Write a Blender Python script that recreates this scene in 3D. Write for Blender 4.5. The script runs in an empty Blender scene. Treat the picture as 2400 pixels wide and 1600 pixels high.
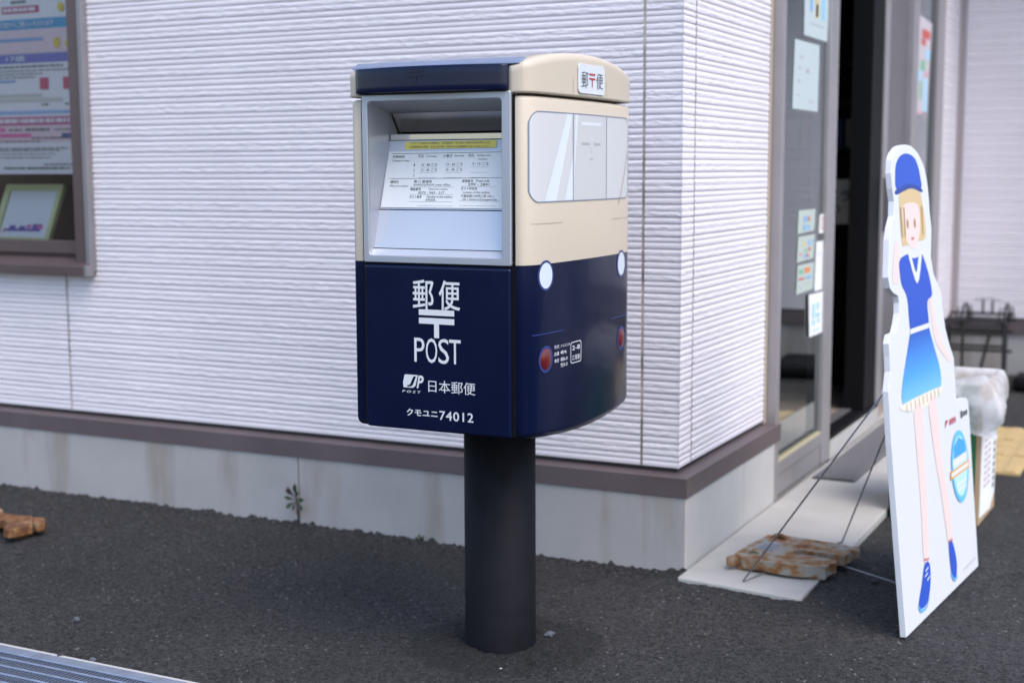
import bpy, bmesh, math, random
import numpy as np
from mathutils import Vector, Matrix
from mathutils.geometry import tessellate_polygon
random.seed(4); RNG = np.random.default_rng(7)
sc = bpy.context.scene
col = sc.collection

# ------------------------------------------------------------------ camera, sky, sun, exposure
CAM = Vector((1.179, -3.3631, 1.056))
cam = bpy.data.cameras.new('camera'); cam_o = bpy.data.objects.new('camera', cam); col.objects.link(cam_o)
Rm = Matrix(((0.8948, -0.0515, 0.4435), (0.4465, 0.1110, -0.8879), (-0.0035, 0.9925, 0.1223)))
cam_o.matrix_world = Matrix.Translation(CAM) @ Rm.to_4x4()
cam.sensor_width = 36.0; cam.lens = 49.065; cam.clip_start = 0.05; cam.clip_end = 500
cam.dof.use_dof = True; cam.dof.focus_distance = 2.68; cam.dof.aperture_fstop = 3.3
sc.camera = cam_o
SUN_EL, SUN_AZ = 55.0, 116.0            # azimuth measured clockwise from +Y
w = bpy.data.worlds.new('World'); sc.world = w; w.use_nodes = True
nt = w.node_tree; nt.nodes.clear()
sky = nt.nodes.new('ShaderNodeTexSky'); sky.sky_type = 'NISHITA'; sky.sun_disc = False
sky.sun_elevation = math.radians(SUN_EL); sky.sun_rotation = math.radians(SUN_AZ)
sky.air_density = 1.0; sky.dust_density = 2.2; sky.ozone_density = 1.6
bg = nt.nodes.new('ShaderNodeBackground'); bg.inputs['Strength'].default_value = 0.15
wo = nt.nodes.new('ShaderNodeOutputWorld')
nt.links.new(sky.outputs[0], bg.inputs[0]); nt.links.new(bg.outputs[0], wo.inputs[0])
sun = bpy.data.lights.new('sun', 'SUN'); sun.energy = 0.7; sun.angle = math.radians(40); sun.color = (1.0, 0.965, 0.94)
sun_o = bpy.data.objects.new('sun', sun); col.objects.link(sun_o)
el, az = math.radians(SUN_EL), math.radians(SUN_AZ)
sd = Vector((math.sin(az)*math.cos(el), math.cos(az)*math.cos(el), math.sin(el)))
sun_o.rotation_euler = sd.to_track_quat('Z', 'Y').to_euler(); sun_o.location = sd*20
vs = sc.view_settings
vs.view_transform = 'Standard'; vs.look = 'None'; vs.gamma = 1.0; vs.use_curve_mapping = False; vs.exposure = 1.22
sc.cycles.use_denoising = True
sc.cycles.max_bounces = 8

# ------------------------------------------------------------------ materials
def P(m): return m.node_tree.nodes['Principled BSDF']
def mat(name, c, rough=0.6, metal=0.0, coat=0.0, var=0.0, vscale=8.0, bump=0.0, bscale=200.0, stretch=None, spec=None):
    m = bpy.data.materials.new(name); m.use_nodes = True; n = m.node_tree.nodes; l = m.node_tree.links
    p = P(m); p.inputs['Base Color'].default_value = (*c, 1); p.inputs['Roughness'].default_value = rough
    p.inputs['Metallic'].default_value = metal; p.inputs['Coat Weight'].default_value = coat; p.inputs['Coat Roughness'].default_value = 0.08
    if spec is not None: p.inputs['Specular IOR Level'].default_value = spec
    if var or bump:
        tc = n.new('ShaderNodeTexCoord'); src = tc.outputs['Object']
        if stretch:
            mp = n.new('ShaderNodeMapping'); mp.inputs['Scale'].default_value = stretch
            l.new(src, mp.inputs[0]); src = mp.outputs[0]
        if var:
            nz = n.new('ShaderNodeTexNoise'); nz.inputs['Scale'].default_value = vscale; nz.inputs['Detail'].default_value = 6
            l.new(src, nz.inputs['Vector'])
            rp = n.new('ShaderNodeValToRGB'); rp.color_ramp.elements[0].position = 0.3; rp.color_ramp.elements[1].position = 0.7
            rp.color_ramp.elements[0].color = tuple(max(0, x*(1-var)) for x in c)+(1,)
            rp.color_ramp.elements[1].color = tuple(min(1, x*(1+var)) for x in c)+(1,)
            l.new(nz.outputs['Fac'], rp.inputs[0]); l.new(rp.outputs[0], p.inputs['Base Color'])
            mr = n.new('ShaderNodeMapRange'); mr.inputs['To Min'].default_value = max(0.02, rough-0.08); mr.inputs['To Max'].default_value = min(1, rough+0.08)
            l.new(nz.outputs['Fac'], mr.inputs['Value']); l.new(mr.outputs[0], p.inputs['Roughness'])
        if bump:
            nb = n.new('ShaderNodeTexNoise'); nb.inputs['Scale'].default_value = bscale; nb.inputs['Detail'].default_value = 3
            l.new(src, nb.inputs['Vector'])
            bp = n.new('ShaderNodeBump'); bp.inputs['Strength'].default_value = 1.0; bp.inputs['Distance'].default_value = bump
            l.new(nb.outputs['Fac'], bp.inputs['Height']); l.new(bp.outputs[0], p.inputs['Normal'])
    return m

M = {}
M['siding'] = mat('siding_paint', (0.712, 0.668, 0.694), 0.75, var=0.03, vscale=3, bump=0.0004, bscale=160)
M['sealant'] = mat('aged_sealant', (0.40, 0.34, 0.29), 0.8, var=0.5, vscale=14)
M['flash'] = mat('brown_aluminium', (0.135, 0.105, 0.11), 0.42, metal=0.25, var=0.12, vscale=5)
M['win'] = mat('bronze_aluminium', (0.115, 0.08, 0.078), 0.4, metal=0.3, var=0.08)
M['winlight'] = mat('grey_aluminium_trim', (0.26, 0.245, 0.255), 0.4, metal=0.4, var=0.06)
M['door'] = mat('door_aluminium', (0.33, 0.31, 0.315), 0.42, metal=0.35, var=0.06)
M['doordark'] = mat('door_aluminium_dark', (0.16, 0.15, 0.155), 0.45, metal=0.3)
M['black'] = mat('black_rubber', (0.005, 0.005, 0.006), 0.6, spec=0.15)
M['dark'] = mat('interior_dark_wall', (0.035, 0.032, 0.032), 0.8)
M['inbrown'] = mat('interior_brown_timber', (0.13, 0.065, 0.042), 0.6, var=0.3, vscale=4)
M['infloor'] = mat('interior_floor_vinyl', (0.33, 0.27, 0.23), 0.4, var=0.1)
M['slab'] = mat('trowelled_concrete', (0.41, 0.395, 0.37), 0.85, var=0.09, vscale=6, bump=0.0008, bscale=260)
M['navy'] = mat('navy_enamel', (0.0020, 0.0050, 0.028), 0.22, coat=0.2, var=0.08, vscale=10, bump=0.00004, bscale=420, spec=0.22)
M['cream'] = mat('cream_enamel', (0.56, 0.475, 0.37), 0.45, var=0.015, vscale=5, bump=0.00010, bscale=500)
M['roof'] = mat('blue_grey_roof_enamel', (0.17, 0.21, 0.31), 0.3, coat=0.3, var=0.06)
M['silver'] = mat('silver_paint', (0.46, 0.475, 0.52), 0.42, metal=0.55, var=0.02, bump=0.00006, bscale=900)
M['panel'] = mat('satin_aluminium', (0.60, 0.62, 0.67), 0.38, metal=0.45, var=0.02, bump=0.00005, bscale=900)
M['steel'] = mat('polished_steel', (0.62, 0.61, 0.60), 0.12, metal=1.0)
M['steeldim'] = mat('brushed_steel', (0.50, 0.47, 0.45), 0.25, metal=0.9)
M['pole'] = mat('black_pole_paint', (0.0085, 0.0085, 0.0115), 0.6, var=0.2, vscale=20, bump=0.00006, bscale=300, spec=0.12)
M['white'] = mat('white_print', (0.70, 0.70, 0.72), 0.5)
M['ink'] = mat('black_print', (0.02, 0.02, 0.022), 0.5)
M['inkgrey'] = mat('grey_print', (0.10, 0.105, 0.11), 0.5)
M['paper'] = mat('white_paper', (0.82, 0.82, 0.81), 0.6, var=0.02)
M['yellow'] = mat('yellow_label', (0.80, 0.66, 0.13), 0.5)
M['redink'] = mat('red_print', (0.42, 0.03, 0.03), 0.5)
M['winprint'] = mat('window_print', (0.57, 0.56, 0.56), 0.45)
M['winprint2'] = mat('window_print_light', (0.64, 0.68, 0.74), 0.45)
M['winprint3'] = mat('window_print_grey', (0.535, 0.53, 0.525), 0.45)
M['outline'] = mat('outline_print', (0.19, 0.22, 0.28), 0.45)
M['creamline'] = mat('crease_print', (0.45, 0.40, 0.31), 0.5)
M['ringblue'] = mat('ring_print', (0.018, 0.035, 0.16), 0.35)
M['lampglow'] = mat('lamp_print', (0.60, 0.65, 0.71), 0.4)
M['stone'] = mat('grey_stone', (0.085, 0.095, 0.115), 0.8, var=0.3, vscale=60)
M['stonew'] = mat('white_stone', (0.62, 0.63, 0.64), 0.8, var=0.15, vscale=60)
M['stoned'] = mat('dark_stone', (0.04, 0.04, 0.043), 0.85, var=0.3, vscale=60)
M['galv'] = mat('galvanised_steel', (0.30, 0.34, 0.42), 0.42, metal=0.6, var=0.15, vscale=25)
M['galvbar'] = mat('galvanised_bar', (0.22, 0.26, 0.34), 0.38, metal=0.7, var=0.25, vscale=60)
M['wire'] = mat('steel_wire', (0.24, 0.24, 0.26), 0.4, metal=0.6, var=0.25, vscale=40)
M['rackblack'] = mat('black_rack_paint', (0.012, 0.012, 0.012), 0.45)
M['card'] = mat('corrugated_cardboard', (0.42, 0.29, 0.17), 0.8, var=0.08, vscale=12)
M['green'] = mat('green_box_print', (0.02, 0.14, 0.05), 0.5)
M['tile'] = mat('yellow_tactile_tile', (0.47, 0.34, 0.16), 0.8, var=0.08, vscale=10, bump=0.0008, bscale=200)
M['board'] = mat('foam_board', (0.66, 0.665, 0.69), 0.5)
M['boardedge'] = mat('foam_board_edge', (0.70, 0.71, 0.74), 0.6)
M['lamp_red'] = mat('red_tail_lens', (0.11, 0.004, 0.006), 0.3, coat=0.15)
M['leafg'] = mat('weed_green_leaf', (0.032, 0.058, 0.022), 0.6, var=0.35, vscale=40)
M['leafr'] = mat('weed_red_leaf', (0.05, 0.022, 0.018), 0.6, var=0.3, vscale=40)
M['stem'] = mat('weed_stem', (0.055, 0.036, 0.03), 0.7)
M['picframe'] = mat('pale_green_frame', (0.50, 0.53, 0.30), 0.5, var=0.05)
def flat(name, c, r=0.55):
    if name not in M: M[name] = mat(name, c, r)
    return M[name]

def concrete(name, base, lo=0.28, hi=0.47):
    m = bpy.data.materials.new(name); m.use_nodes = True; n = m.node_tree.nodes; l = m.node_tree.links; p = P(m)
    p.inputs['Roughness'].default_value = 0.88
    tc = n.new('ShaderNodeTexCoord')
    mp = n.new('ShaderNodeMapping'); mp.inputs['Scale'].default_value = (4.5, 4.5, 0.7); l.new(tc.outputs['Object'], mp.inputs[0])
    n1 = n.new('ShaderNodeTexNoise'); n1.inputs['Scale'].default_value = 1.6; n1.inputs['Detail'].default_value = 7; l.new(mp.outputs[0], n1.inputs['Vector'])
    n2 = n.new('ShaderNodeTexNoise'); n2.inputs['Scale'].default_value = 5; n2.inputs['Detail'].default_value = 8; l.new(tc.outputs['Object'], n2.inputs['Vector'])
    r1 = n.new('ShaderNodeValToRGB'); r1.color_ramp.elements[0].position = lo; r1.color_ramp.elements[1].position = hi
    r1.color_ramp.elements[0].color = (base[0]*0.68, base[1]*0.62, base[2]*0.52, 1); r1.color_ramp.elements[1].color = (*base, 1)
    l.new(n1.outputs['Fac'], r1.inputs[0])
    r2 = n.new('ShaderNodeValToRGB'); r2.color_ramp.elements[0].color = (0.82, 0.82, 0.82, 1); r2.color_ramp.elements[1].color = (1.12, 1.12, 1.12, 1)
    l.new(n2.outputs['Fac'], r2.inputs[0])
    mx = n.new('ShaderNodeMix'); mx.data_type = 'RGBA'; mx.blend_type = 'MULTIPLY'; mx.inputs['Factor'].default_value = 1
    l.new(r1.outputs[0], mx.inputs[6]); l.new(r2.outputs[0], mx.inputs[7]); l.new(mx.outputs[2], p.inputs['Base Color'])
    bp = n.new('ShaderNodeBump'); bp.inputs['Distance'].default_value = 0.0004; nb = n.new('ShaderNodeTexNoise'); nb.inputs['Scale'].default_value = 180
    l.new(tc.outputs['Object'], nb.inputs['Vector']); l.new(nb.outputs['Fac'], bp.inputs['Height']); l.new(bp.outputs[0], p.inputs['Normal'])
    return m
M['found'] = concrete('stained_foundation_concrete', (0.37, 0.355, 0.35))

M['foundcleanlit'] = concrete('clean_lit_foundation_concrete', (0.50, 0.49, 0.475), 0.12, 0.36)  # fewer stains, and base colour lightened for the brighter sun-facing side
def asphalt():
    m = bpy.data.materials.new('asphalt'); m.use_nodes = True; n = m.node_tree.nodes; l = m.node_tree.links; p = P(m)
    tc = n.new('ShaderNodeTexCoord'); O = tc.outputs['Object']
    big = n.new('ShaderNodeTexNoise'); big.inputs['Scale'].default_value = 1.7; big.inputs['Detail'].default_value = 5; l.new(O, big.inputs['Vector'])
    v = n.new('ShaderNodeTexVoronoi'); v.inputs['Scale'].default_value = 190; l.new(O, v.inputs['Vector'])
    v2 = n.new('ShaderNodeTexVoronoi'); v2.inputs['Scale'].default_value = 330; l.new(O, v2.inputs['Vector'])
    rb = n.new('ShaderNodeValToRGB'); rb.color_ramp.elements[0].position = 0.3; rb.color_ramp.elements[1].position = 0.7
    rb.color_ramp.elements[0].color = (0.0213, 0.0205, 0.0208, 1); rb.color_ramp.elements[1].color = (0.0395, 0.0378, 0.0378, 1); l.new(big.outputs['Fac'], rb.inputs[0])
    sep = n.new('ShaderNodeSeparateColor'); l.new(v.outputs['Color'], sep.inputs[0])
    rv = n.new('ShaderNodeValToRGB'); e = rv.color_ramp.elements
    e[0].position = 0.0; e[0].color = (0.16, 0.16, 0.16, 1); e[1].position = 0.85; e[1].color = (1.85, 1.8, 1.78, 1)
    x = e.new(0.987); x.color = (1.9, 1.8, 1.75, 1); x = e.new(0.994); x.color = (6.0, 5.8, 5.6, 1)
    l.new(sep.outputs[0], rv.inputs[0])
    mx = n.new('ShaderNodeMix'); mx.data_type = 'RGBA'; mx.blend_type = 'MULTIPLY'; mx.inputs['Factor'].default_value = 1
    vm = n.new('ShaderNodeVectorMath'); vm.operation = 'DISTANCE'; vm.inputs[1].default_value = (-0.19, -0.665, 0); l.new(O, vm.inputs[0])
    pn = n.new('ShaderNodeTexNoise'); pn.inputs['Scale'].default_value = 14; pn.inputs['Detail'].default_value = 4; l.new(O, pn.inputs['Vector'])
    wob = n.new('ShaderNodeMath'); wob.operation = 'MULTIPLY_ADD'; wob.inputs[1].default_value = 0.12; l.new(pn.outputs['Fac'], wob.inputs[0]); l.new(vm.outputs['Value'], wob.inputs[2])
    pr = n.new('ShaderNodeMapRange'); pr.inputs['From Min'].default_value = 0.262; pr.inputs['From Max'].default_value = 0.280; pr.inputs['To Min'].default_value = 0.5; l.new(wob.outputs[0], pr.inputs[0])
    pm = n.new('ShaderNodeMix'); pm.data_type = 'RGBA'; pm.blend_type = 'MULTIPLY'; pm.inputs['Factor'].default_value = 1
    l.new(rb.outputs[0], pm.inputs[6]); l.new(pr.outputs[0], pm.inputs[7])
    l.new(pm.outputs[2], mx.inputs[6]); l.new(rv.outputs[0], mx.inputs[7]); l.new(mx.outputs[2], p.inputs['Base Color'])
    p.inputs['Roughness'].default_value = 0.8
    ad = n.new('ShaderNodeMath'); ad.operation = 'ADD'; l.new(v.outputs['Distance'], ad.inputs[0]); l.new(v2.outputs['Distance'], ad.inputs[1])
    bp = n.new('ShaderNodeBump'); bp.invert = True; bp.inputs['Distance'].default_value = 0.006; bp.inputs['Strength'].default_value = 1.0
    l.new(ad.outputs[0], bp.inputs['Height']); l.new(bp.outputs[0], p.inputs['Normal'])
    return m
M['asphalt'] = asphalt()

def glass(name, tint, ior=1.5, boost=1.0):
    m = bpy.data.materials.new(name); m.use_nodes = True; n = m.node_tree.nodes; l = m.node_tree.links; n.clear()
    o = n.new('ShaderNodeOutputMaterial'); t = n.new('ShaderNodeBsdfTransparent'); t.inputs[0].default_value = (*tint, 1)
    g = n.new('ShaderNodeBsdfGlossy'); g.inputs['Roughness'].default_value = 0.015; g.inputs['Color'].default_value = (0.92, 0.97, 0.96, 1)
    f = n.new('ShaderNodeFresnel'); f.inputs['IOR'].default_value = ior; mx = n.new('ShaderNodeMixShader')
    k = n.new('ShaderNodeMath'); k.operation = 'MULTIPLY'; k.use_clamp = True; k.inputs[1].default_value = boost; l.new(f.outputs[0], k.inputs[0])
    l.new(k.outputs[0], mx.inputs[0]); l.new(t.outputs[0], mx.inputs[1]); l.new(g.outputs[0], mx.inputs[2]); l.new(mx.outputs[0], o.inputs[0])
    return m
M['glass'] = glass('window_glass', (0.97, 0.97, 0.97), 1.32)
M['doorglass'] = glass('door_glass', (0.72, 0.78, 0.77), 1.5, 1.75)
def film():
    m = bpy.data.materials.new('clear_plastic_film'); m.use_nodes = True; n = m.node_tree.nodes; l = m.node_tree.links; n.clear()
    o = n.new('ShaderNodeOutputMaterial'); t = n.new('ShaderNodeBsdfTransparent'); d = n.new('ShaderNodeBsdfPrincipled')
    d.inputs['Base Color'].default_value = (0.85, 0.84, 0.84, 1); d.inputs['Roughness'].default_value = 0.3
    tl = n.new('ShaderNodeBsdfTranslucent'); tl.inputs[0].default_value = (0.85, 0.84, 0.84, 1)
    a = n.new('ShaderNodeMixShader'); a.inputs[0].default_value = 0.4; l.new(d.outputs[0], a.inputs[1]); l.new(tl.outputs[0], a.inputs[2])
    nz = n.new('ShaderNodeTexNoise'); nz.inputs['Scale'].default_value = 22; nz.inputs['Detail'].default_value = 4
    tc = n.new('ShaderNodeTexCoord'); l.new(tc.outputs['Object'], nz.inputs['Vector'])
    mr = n.new('ShaderNodeMapRange'); mr.inputs['From Min'].default_value = 0.35; mr.inputs['From Max'].default_value = 0.65
    mr.inputs['To Min'].default_value = 0.5; mr.inputs['To Max'].default_value = 0.95; l.new(nz.outputs['Fac'], mr.inputs[0])
    b = n.new('ShaderNodeMixShader'); l.new(mr.outputs[0], b.inputs[0]); l.new(t.outputs[0], b.inputs[1]); l.new(a.outputs[0], b.inputs[2]); l.new(b.outputs[0], o.inputs[0])
    return m
M['film'] = film()
def rust(name, amount):
    m = bpy.data.materials.new(name); m.use_nodes = True; n = m.node_tree.nodes; l = m.node_tree.links; p = P(m)
    tc = n.new('ShaderNodeTexCoord'); nz = n.new('ShaderNodeTexNoise'); nz.inputs['Scale'].default_value = 24; nz.inputs['Detail'].default_value = 10; nz.inputs['Roughness'].default_value = 0.62
    l.new(tc.outputs['Object'], nz.inputs['Vector'])
    r = n.new('ShaderNodeValToRGB'); e = r.color_ramp.elements
    e[0].position = 0.0; e[0].color = (0.07, 0.03, 0.014, 1); e[1].position = 1.0; e[1].color = (0.30, 0.31, 0.30, 1)
    for ps, c in ((amount-0.16, (0.11, 0.045, 0.016)), (amount-0.06, (0.235, 0.105, 0.034)), (amount+0.01, (0.25, 0.18, 0.11)), (amount+0.06, (0.27, 0.255, 0.22))):
        x = e.new(ps); x.color = (*c, 1)
    l.new(nz.outputs['Fac'], r.inputs[0]); l.new(r.outputs[0], p.inputs['Base Color']); p.inputs['Roughness'].default_value = 0.75
    bp = n.new('ShaderNodeBump'); bp.inputs['Distance'].default_value = 0.002; l.new(nz.outputs['Fac'], bp.inputs['Height']); l.new(bp.outputs[0], p.inputs['Normal'])
    return m
M['rust'] = rust('rusty_grey_iron', 0.50)
M['rust2'] = rust('orange_rusty_iron', 0.62)

# ------------------------------------------------------------------ builders
def tag(o, label=None, cat=None, group=None, kind=None):
    if label: o['label'] = label
    if cat: o['category'] = cat
    if group: o['group'] = group
    if kind: o['kind'] = kind
    return o
def thing(name, label, cat, loc, group=None):
    o = bpy.data.objects.new(name, None); o.location = loc; o.empty_display_size = 0.1; col.objects.link(o)
    return tag(o, label, cat, group)
def link(name, me, m, parent=None, bev=0, seg=2, smooth=False):
    o = bpy.data.objects.new(name, me); col.objects.link(o)
    if m is not None and not me.materials: me.materials.append(m)
    if parent is not None:
        o.parent = parent
        if parent.type == 'EMPTY': o.matrix_parent_inverse = Matrix.Translation(-Vector(parent.location))
    if smooth:
        me.polygons.foreach_set('use_smooth', [True]*len(me.polygons))
    if bev:
        b = o.modifiers.new('bevel', 'BEVEL'); b.width = bev; b.segments = seg; b.limit_method = 'ANGLE'; b.angle_limit = math.radians(35)
        b.harden_normals = False
    return o
class G:
    def __init__(s): s.v = []; s.f = []
    def add(s, vs, fs):
        k = len(s.v); s.v += [tuple(a) for a in vs]; s.f += [tuple(i+k for i in f) for f in fs]; return s
    def box(s, x0, x1, y0, y1, z0, z1):
        return s.add([(x0,y0,z0),(x1,y0,z0),(x1,y1,z0),(x0,y1,z0),(x0,y0,z1),(x1,y0,z1),(x1,y1,z1),(x0,y1,z1)],
                     [(0,3,2,1),(4,5,6,7),(0,1,5,4),(1,2,6,5),(2,3,7,6),(3,0,4,7)])
    def prism(s, poly, f, h0, h1):
        n = len(poly); vs = [f(a, b, h0) for a, b in poly]+[f(a, b, h1) for a, b in poly]
        return s.add(vs, [tuple(range(n))[::-1], tuple(range(n, 2*n))]+[(i, (i+1) % n, n+(i+1) % n, n+i) for i in range(n)])
    def sheet(s, poly, f, h):
        return s.add([f(a, b, h) for a, b in poly], [tuple(range(len(poly)))])
    def loft(s, rings, cap0=False, cap1=False, closed=True):
        n = len(rings[0]); k = []
        vs = [p for r in rings for p in r]; fs = []
        for j in range(len(rings)-1):
            for i in range(n if closed else n-1):
                a = j*n+i; b = j*n+(i+1) % n; fs.append((a, b, b+n, a+n))
        if cap0: fs.append(tuple(range(n))[::-1])
        if cap1: fs.append(tuple(range((len(rings)-1)*n, len(rings)*n)))
        return s.add(vs, fs)
    def tube(s, pts, r, n=8, cap=True):
        pts = [Vector(p) for p in pts]; rings = []; up = None
        for i, p in enumerate(pts):
            d = (pts[min(i+1, len(pts)-1)]-pts[max(i-1, 0)]).normalized()
            a = d.orthogonal().normalized() if up is None else (up-d*up.dot(d)).normalized()
            up = a; b = d.cross(a)
            rings.append([p+(a*math.cos(t)+b*math.sin(t))*r for t in (2*math.pi*k/n for k in range(n))])
        return s.loft(rings, cap, cap)
    def mesh(s, name='mesh'):
        me = bpy.data.meshes.new(name); me.from_pydata([tuple(v) for v in s.v], [], s.f); me.validate(); me.update(); return me
    def obj(s, name, m, parent=None, bev=0, seg=2, smooth=False, fix=True):
        me = s.mesh(name)
        if fix:
            b = bmesh.new(); b.from_mesh(me); bmesh.ops.recalc_face_normals(b, faces=b.faces); b.to_mesh(me); b.free()
        return link(name, me, m, parent, bev, seg, smooth)
def ellipse(cx, cy, rx, ry, n=28, a0=0, a1=2*math.pi):
    return [(cx+rx*math.cos(a0+(a1-a0)*k/n), cy+ry*math.sin(a0+(a1-a0)*k/n)) for k in range(n)]
def rrect(x0, x1, y0, y1, r, k=5):
    o = []
    for cx, cy, a in ((x1-r, y1-r, 0), (x0+r, y1-r, 90), (x0+r, y0+r, 180), (x1-r, y0+r, 270)):
        for i in range(k+1):
            t = math.radians(a+90*i/k); o.append((cx+r*math.cos(t), cy+r*math.sin(t)))
    return o
_tc = {}
def glyphs(s, bold=0.0, shear=0.0, space=1.0):
    key = (s, bold, shear, space)
    if key not in _tc:
        cu = bpy.data.curves.new('lettering', 'FONT'); cu.body = s; cu.size = 1; cu.shear = shear; cu.space_character = space
        o = bpy.data.objects.new('lettering', cu); col.objects.link(o)
        dg = bpy.context.evaluated_depsgraph_get(); oc = o.evaluated_get(dg).to_curve(dg)
        loops = []
        for sp in oc.splines:
            p = []
            if sp.type == 'BEZIER':
                bp = sp.bezier_points; n = len(bp)
                for i in range(n):
                    q0, q1, q2, q3 = bp[i].co, bp[i].handle_right, bp[(i+1) % n].handle_left, bp[(i+1) % n].co
                    straight = (q1-q0).cross(q3-q0).length < 1e-4 and (q2-q0).cross(q3-q0).length < 1e-4
                    for t in ((0,) if straight else (0, 0.33, 0.67)):
                        c = q0*(1-t)**3+q1*(3*t*(1-t)**2)+q2*(3*t*t*(1-t))+q3*t**3; p.append((c.x, c.y))
            else: p = [(q.co.x, q.co.y) for q in sp.points]
            p = [a for i, a in enumerate(p) if (Vector(a)-Vector(p[i-1])).length > 1e-5]
            if len(p) > 2: loops.append(p)
        o.evaluated_get(dg).to_curve_clear(); bpy.data.objects.remove(o); bpy.data.curves.remove(cu)
        area = lambda p: 0.5*sum(p[i-1][0]*p[i][1]-p[i][0]*p[i-1][1] for i in range(len(p)))
        ar = [area(p) for p in loops]; sg = 1 if ar[max(range(len(ar)), key=lambda i: abs(ar[i]))] > 0 else -1
        if bold:
            for k, p in enumerate(loops):
                q = []
                for i in range(len(p)):
                    e = (Vector(p[i])-Vector(p[i-1])).normalized()+(Vector(p[(i+1) % len(p)])-Vector(p[i])).normalized()
                    e = e.normalized() if e.length > 1e-6 else Vector((1, 0)); q.append((p[i][0]+e.y*bold*sg, p[i][1]-e.x*bold*sg))
                loops[k] = q
        def inside(pt, p):
            x, y = pt; c = False
            for i in range(len(p)):
                (x0, y0), (x1, y1) = p[i-1], p[i]
                if (y0 > y) != (y1 > y) and x < (x1-x0)*(y-y0)/(y1-y0)+x0: c = not c
            return c
        outs = [i for i in range(len(loops)) if ar[i]*sg > 0]; hol = {i: [] for i in outs}
        for i in range(len(loops)):
            if ar[i]*sg <= 0:
                c = [j for j in outs if inside(loops[i][0], loops[j])]
                if c: hol[min(c, key=lambda j: abs(ar[j]))].append(i)
        V, f, lv = [], [], []
        for rank, i in enumerate(outs):
            polys = [loops[i]]+[loops[j] for j in hol[i]]; k = len(V)
            tri = tessellate_polygon([[Vector((a, b, 0)) for a, b in p] for p in polys])
            for p in polys: V += p; lv += [rank % 3]*len(p)
            f += [tuple(k+t for t in tr) for tr in tri]
        v = np.array(V); lo = v.min(0); v = v-lo; _tc[key] = (np.column_stack([v, np.array(lv)]), f, v.max(0))
    return _tc[key]
def put(g, s, f, a0, a1, b0, b1, h=0.0005, bold=0.0, shear=0.0, space=1.0, skew=0.0):
    """lettering s stretched into the box a0..a1, b0..b1 of the surface f(a, b, h)"""
    v, fs, sz = glyphs(s, bold, shear, space)
    g.add([f(a0+x/sz[0]*(a1-a0), b0+y/sz[1]*(b1-b0)+skew*x/sz[0], h+q*0.00006) for x, y, q in v], fs)

# ------------------------------------------------------------------ ground: one sheet, fine near the building
def ground():
    xs = np.concatenate([-2.6-np.geomspace(0.05, 80, 26)[::-1], np.arange(-2.6, 1.75, 0.0042), 1.75+np.geomspace(0.05, 80, 26)])
    ys = np.concatenate([-1.62-np.geomspace(0.05, 80, 26)[::-1], np.arange(-1.62, 0.45, 0.0042), 0.45+np.geomspace(0.02, 80, 40)])
    X, Y = np.meshgrid(xs, ys); n = RNG.normal(0, 1, X.shape)
    def blur(a, k):
        for _ in range(k): a = (a+np.roll(a, 1, 0)+np.roll(a, -1, 0)+np.roll(a, 1, 1)+np.roll(a, -1, 1))/5
        return a
    st = blur(RNG.normal(0, 1, X.shape), 1); st /= st.std(); st2 = blur(RNG.normal(0, 1, X.shape), 6); st2 /= st2.std(); st3 = blur(RNG.normal(0, 1, X.shape), 90); st3 /= st3.std()
    d = np.clip(st, -1.6, 1.1)*0.00115+st2*0.0005+n*0.0002+st3*0.0016
    d = d+np.abs(st2)*0.0045*np.exp(-(np.abs(Y)/0.03)**2)*(X < 0.0)+st2*0.0016*np.exp(-((np.hypot(X+0.19, Y+0.665)-0.12)/0.06)**2)
    win = (X > -2.6) & (X < 1.75) & (Y > -1.62) & (Y < 0.45)
    Z = np.where(win, d, 0.0)-0.001
    sdx = np.maximum(np.maximum(0.004-X, X-0.336), 0); sdy = np.maximum(-0.1-Y, 0); Z = Z+np.where(win, 0.0115*np.exp(-(np.hypot(sdx, sdy)/0.07)**2), 0)*(Y > -0.6)
    slabz = (X > 0.03) & (X < 0.325) & (Y > -0.075) & (Y < 5); Z = np.where(slabz, -0.02, Z)
    pr = np.hypot(X+0.205, Y+0.654)                                     # patch of looser asphalt round the pole
    Z = Z+np.where(win, np.exp(-((pr-0.125)/0.05)**2)*0.006+np.exp(-(np.minimum(abs(Y), 1)/0.025)**2)*0.006*(X < 0), 0)
    tr = (Y < -1.181) & (Y > -1.5) & (X > -2.5) & (X < 1.7)
    Z = np.where(tr, -0.12, Z)
    me = bpy.data.meshes.new('ground'); ny, nx = X.shape
    i = (np.arange(ny-1)[:, None]*nx+np.arange(nx-1)[None]).ravel(); q = np.stack([i, i+1, i+nx+1, i+nx], 1).astype(np.int32); nf = len(q)
    me.vertices.add(nx*ny); me.vertices.foreach_set('co', np.stack([X.ravel(), Y.ravel(), Z.ravel()], 1).astype(np.float32).ravel())
    me.loops.add(nf*4); me.loops.foreach_set('vertex_index', q.ravel()); me.polygons.add(nf)
    me.polygons.foreach_set('loop_start', np.arange(0, nf*4, 4, dtype=np.int32)); me.update(calc_edges=True); me.validate()
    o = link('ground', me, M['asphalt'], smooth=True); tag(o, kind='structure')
ground()
g = G()
g.prism([(0.004, -0.068), (0.325, -0.108), (0.335, -0.1), (0.338, 0.4), (0.336, 3.6), (0.004, 3.6)], lambda a, b, h: (a, b, h), -0.06, 0.02)
o = g.obj('concrete_apron', M['slab'], bev=0.004); tag(o, kind='structure')

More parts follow.
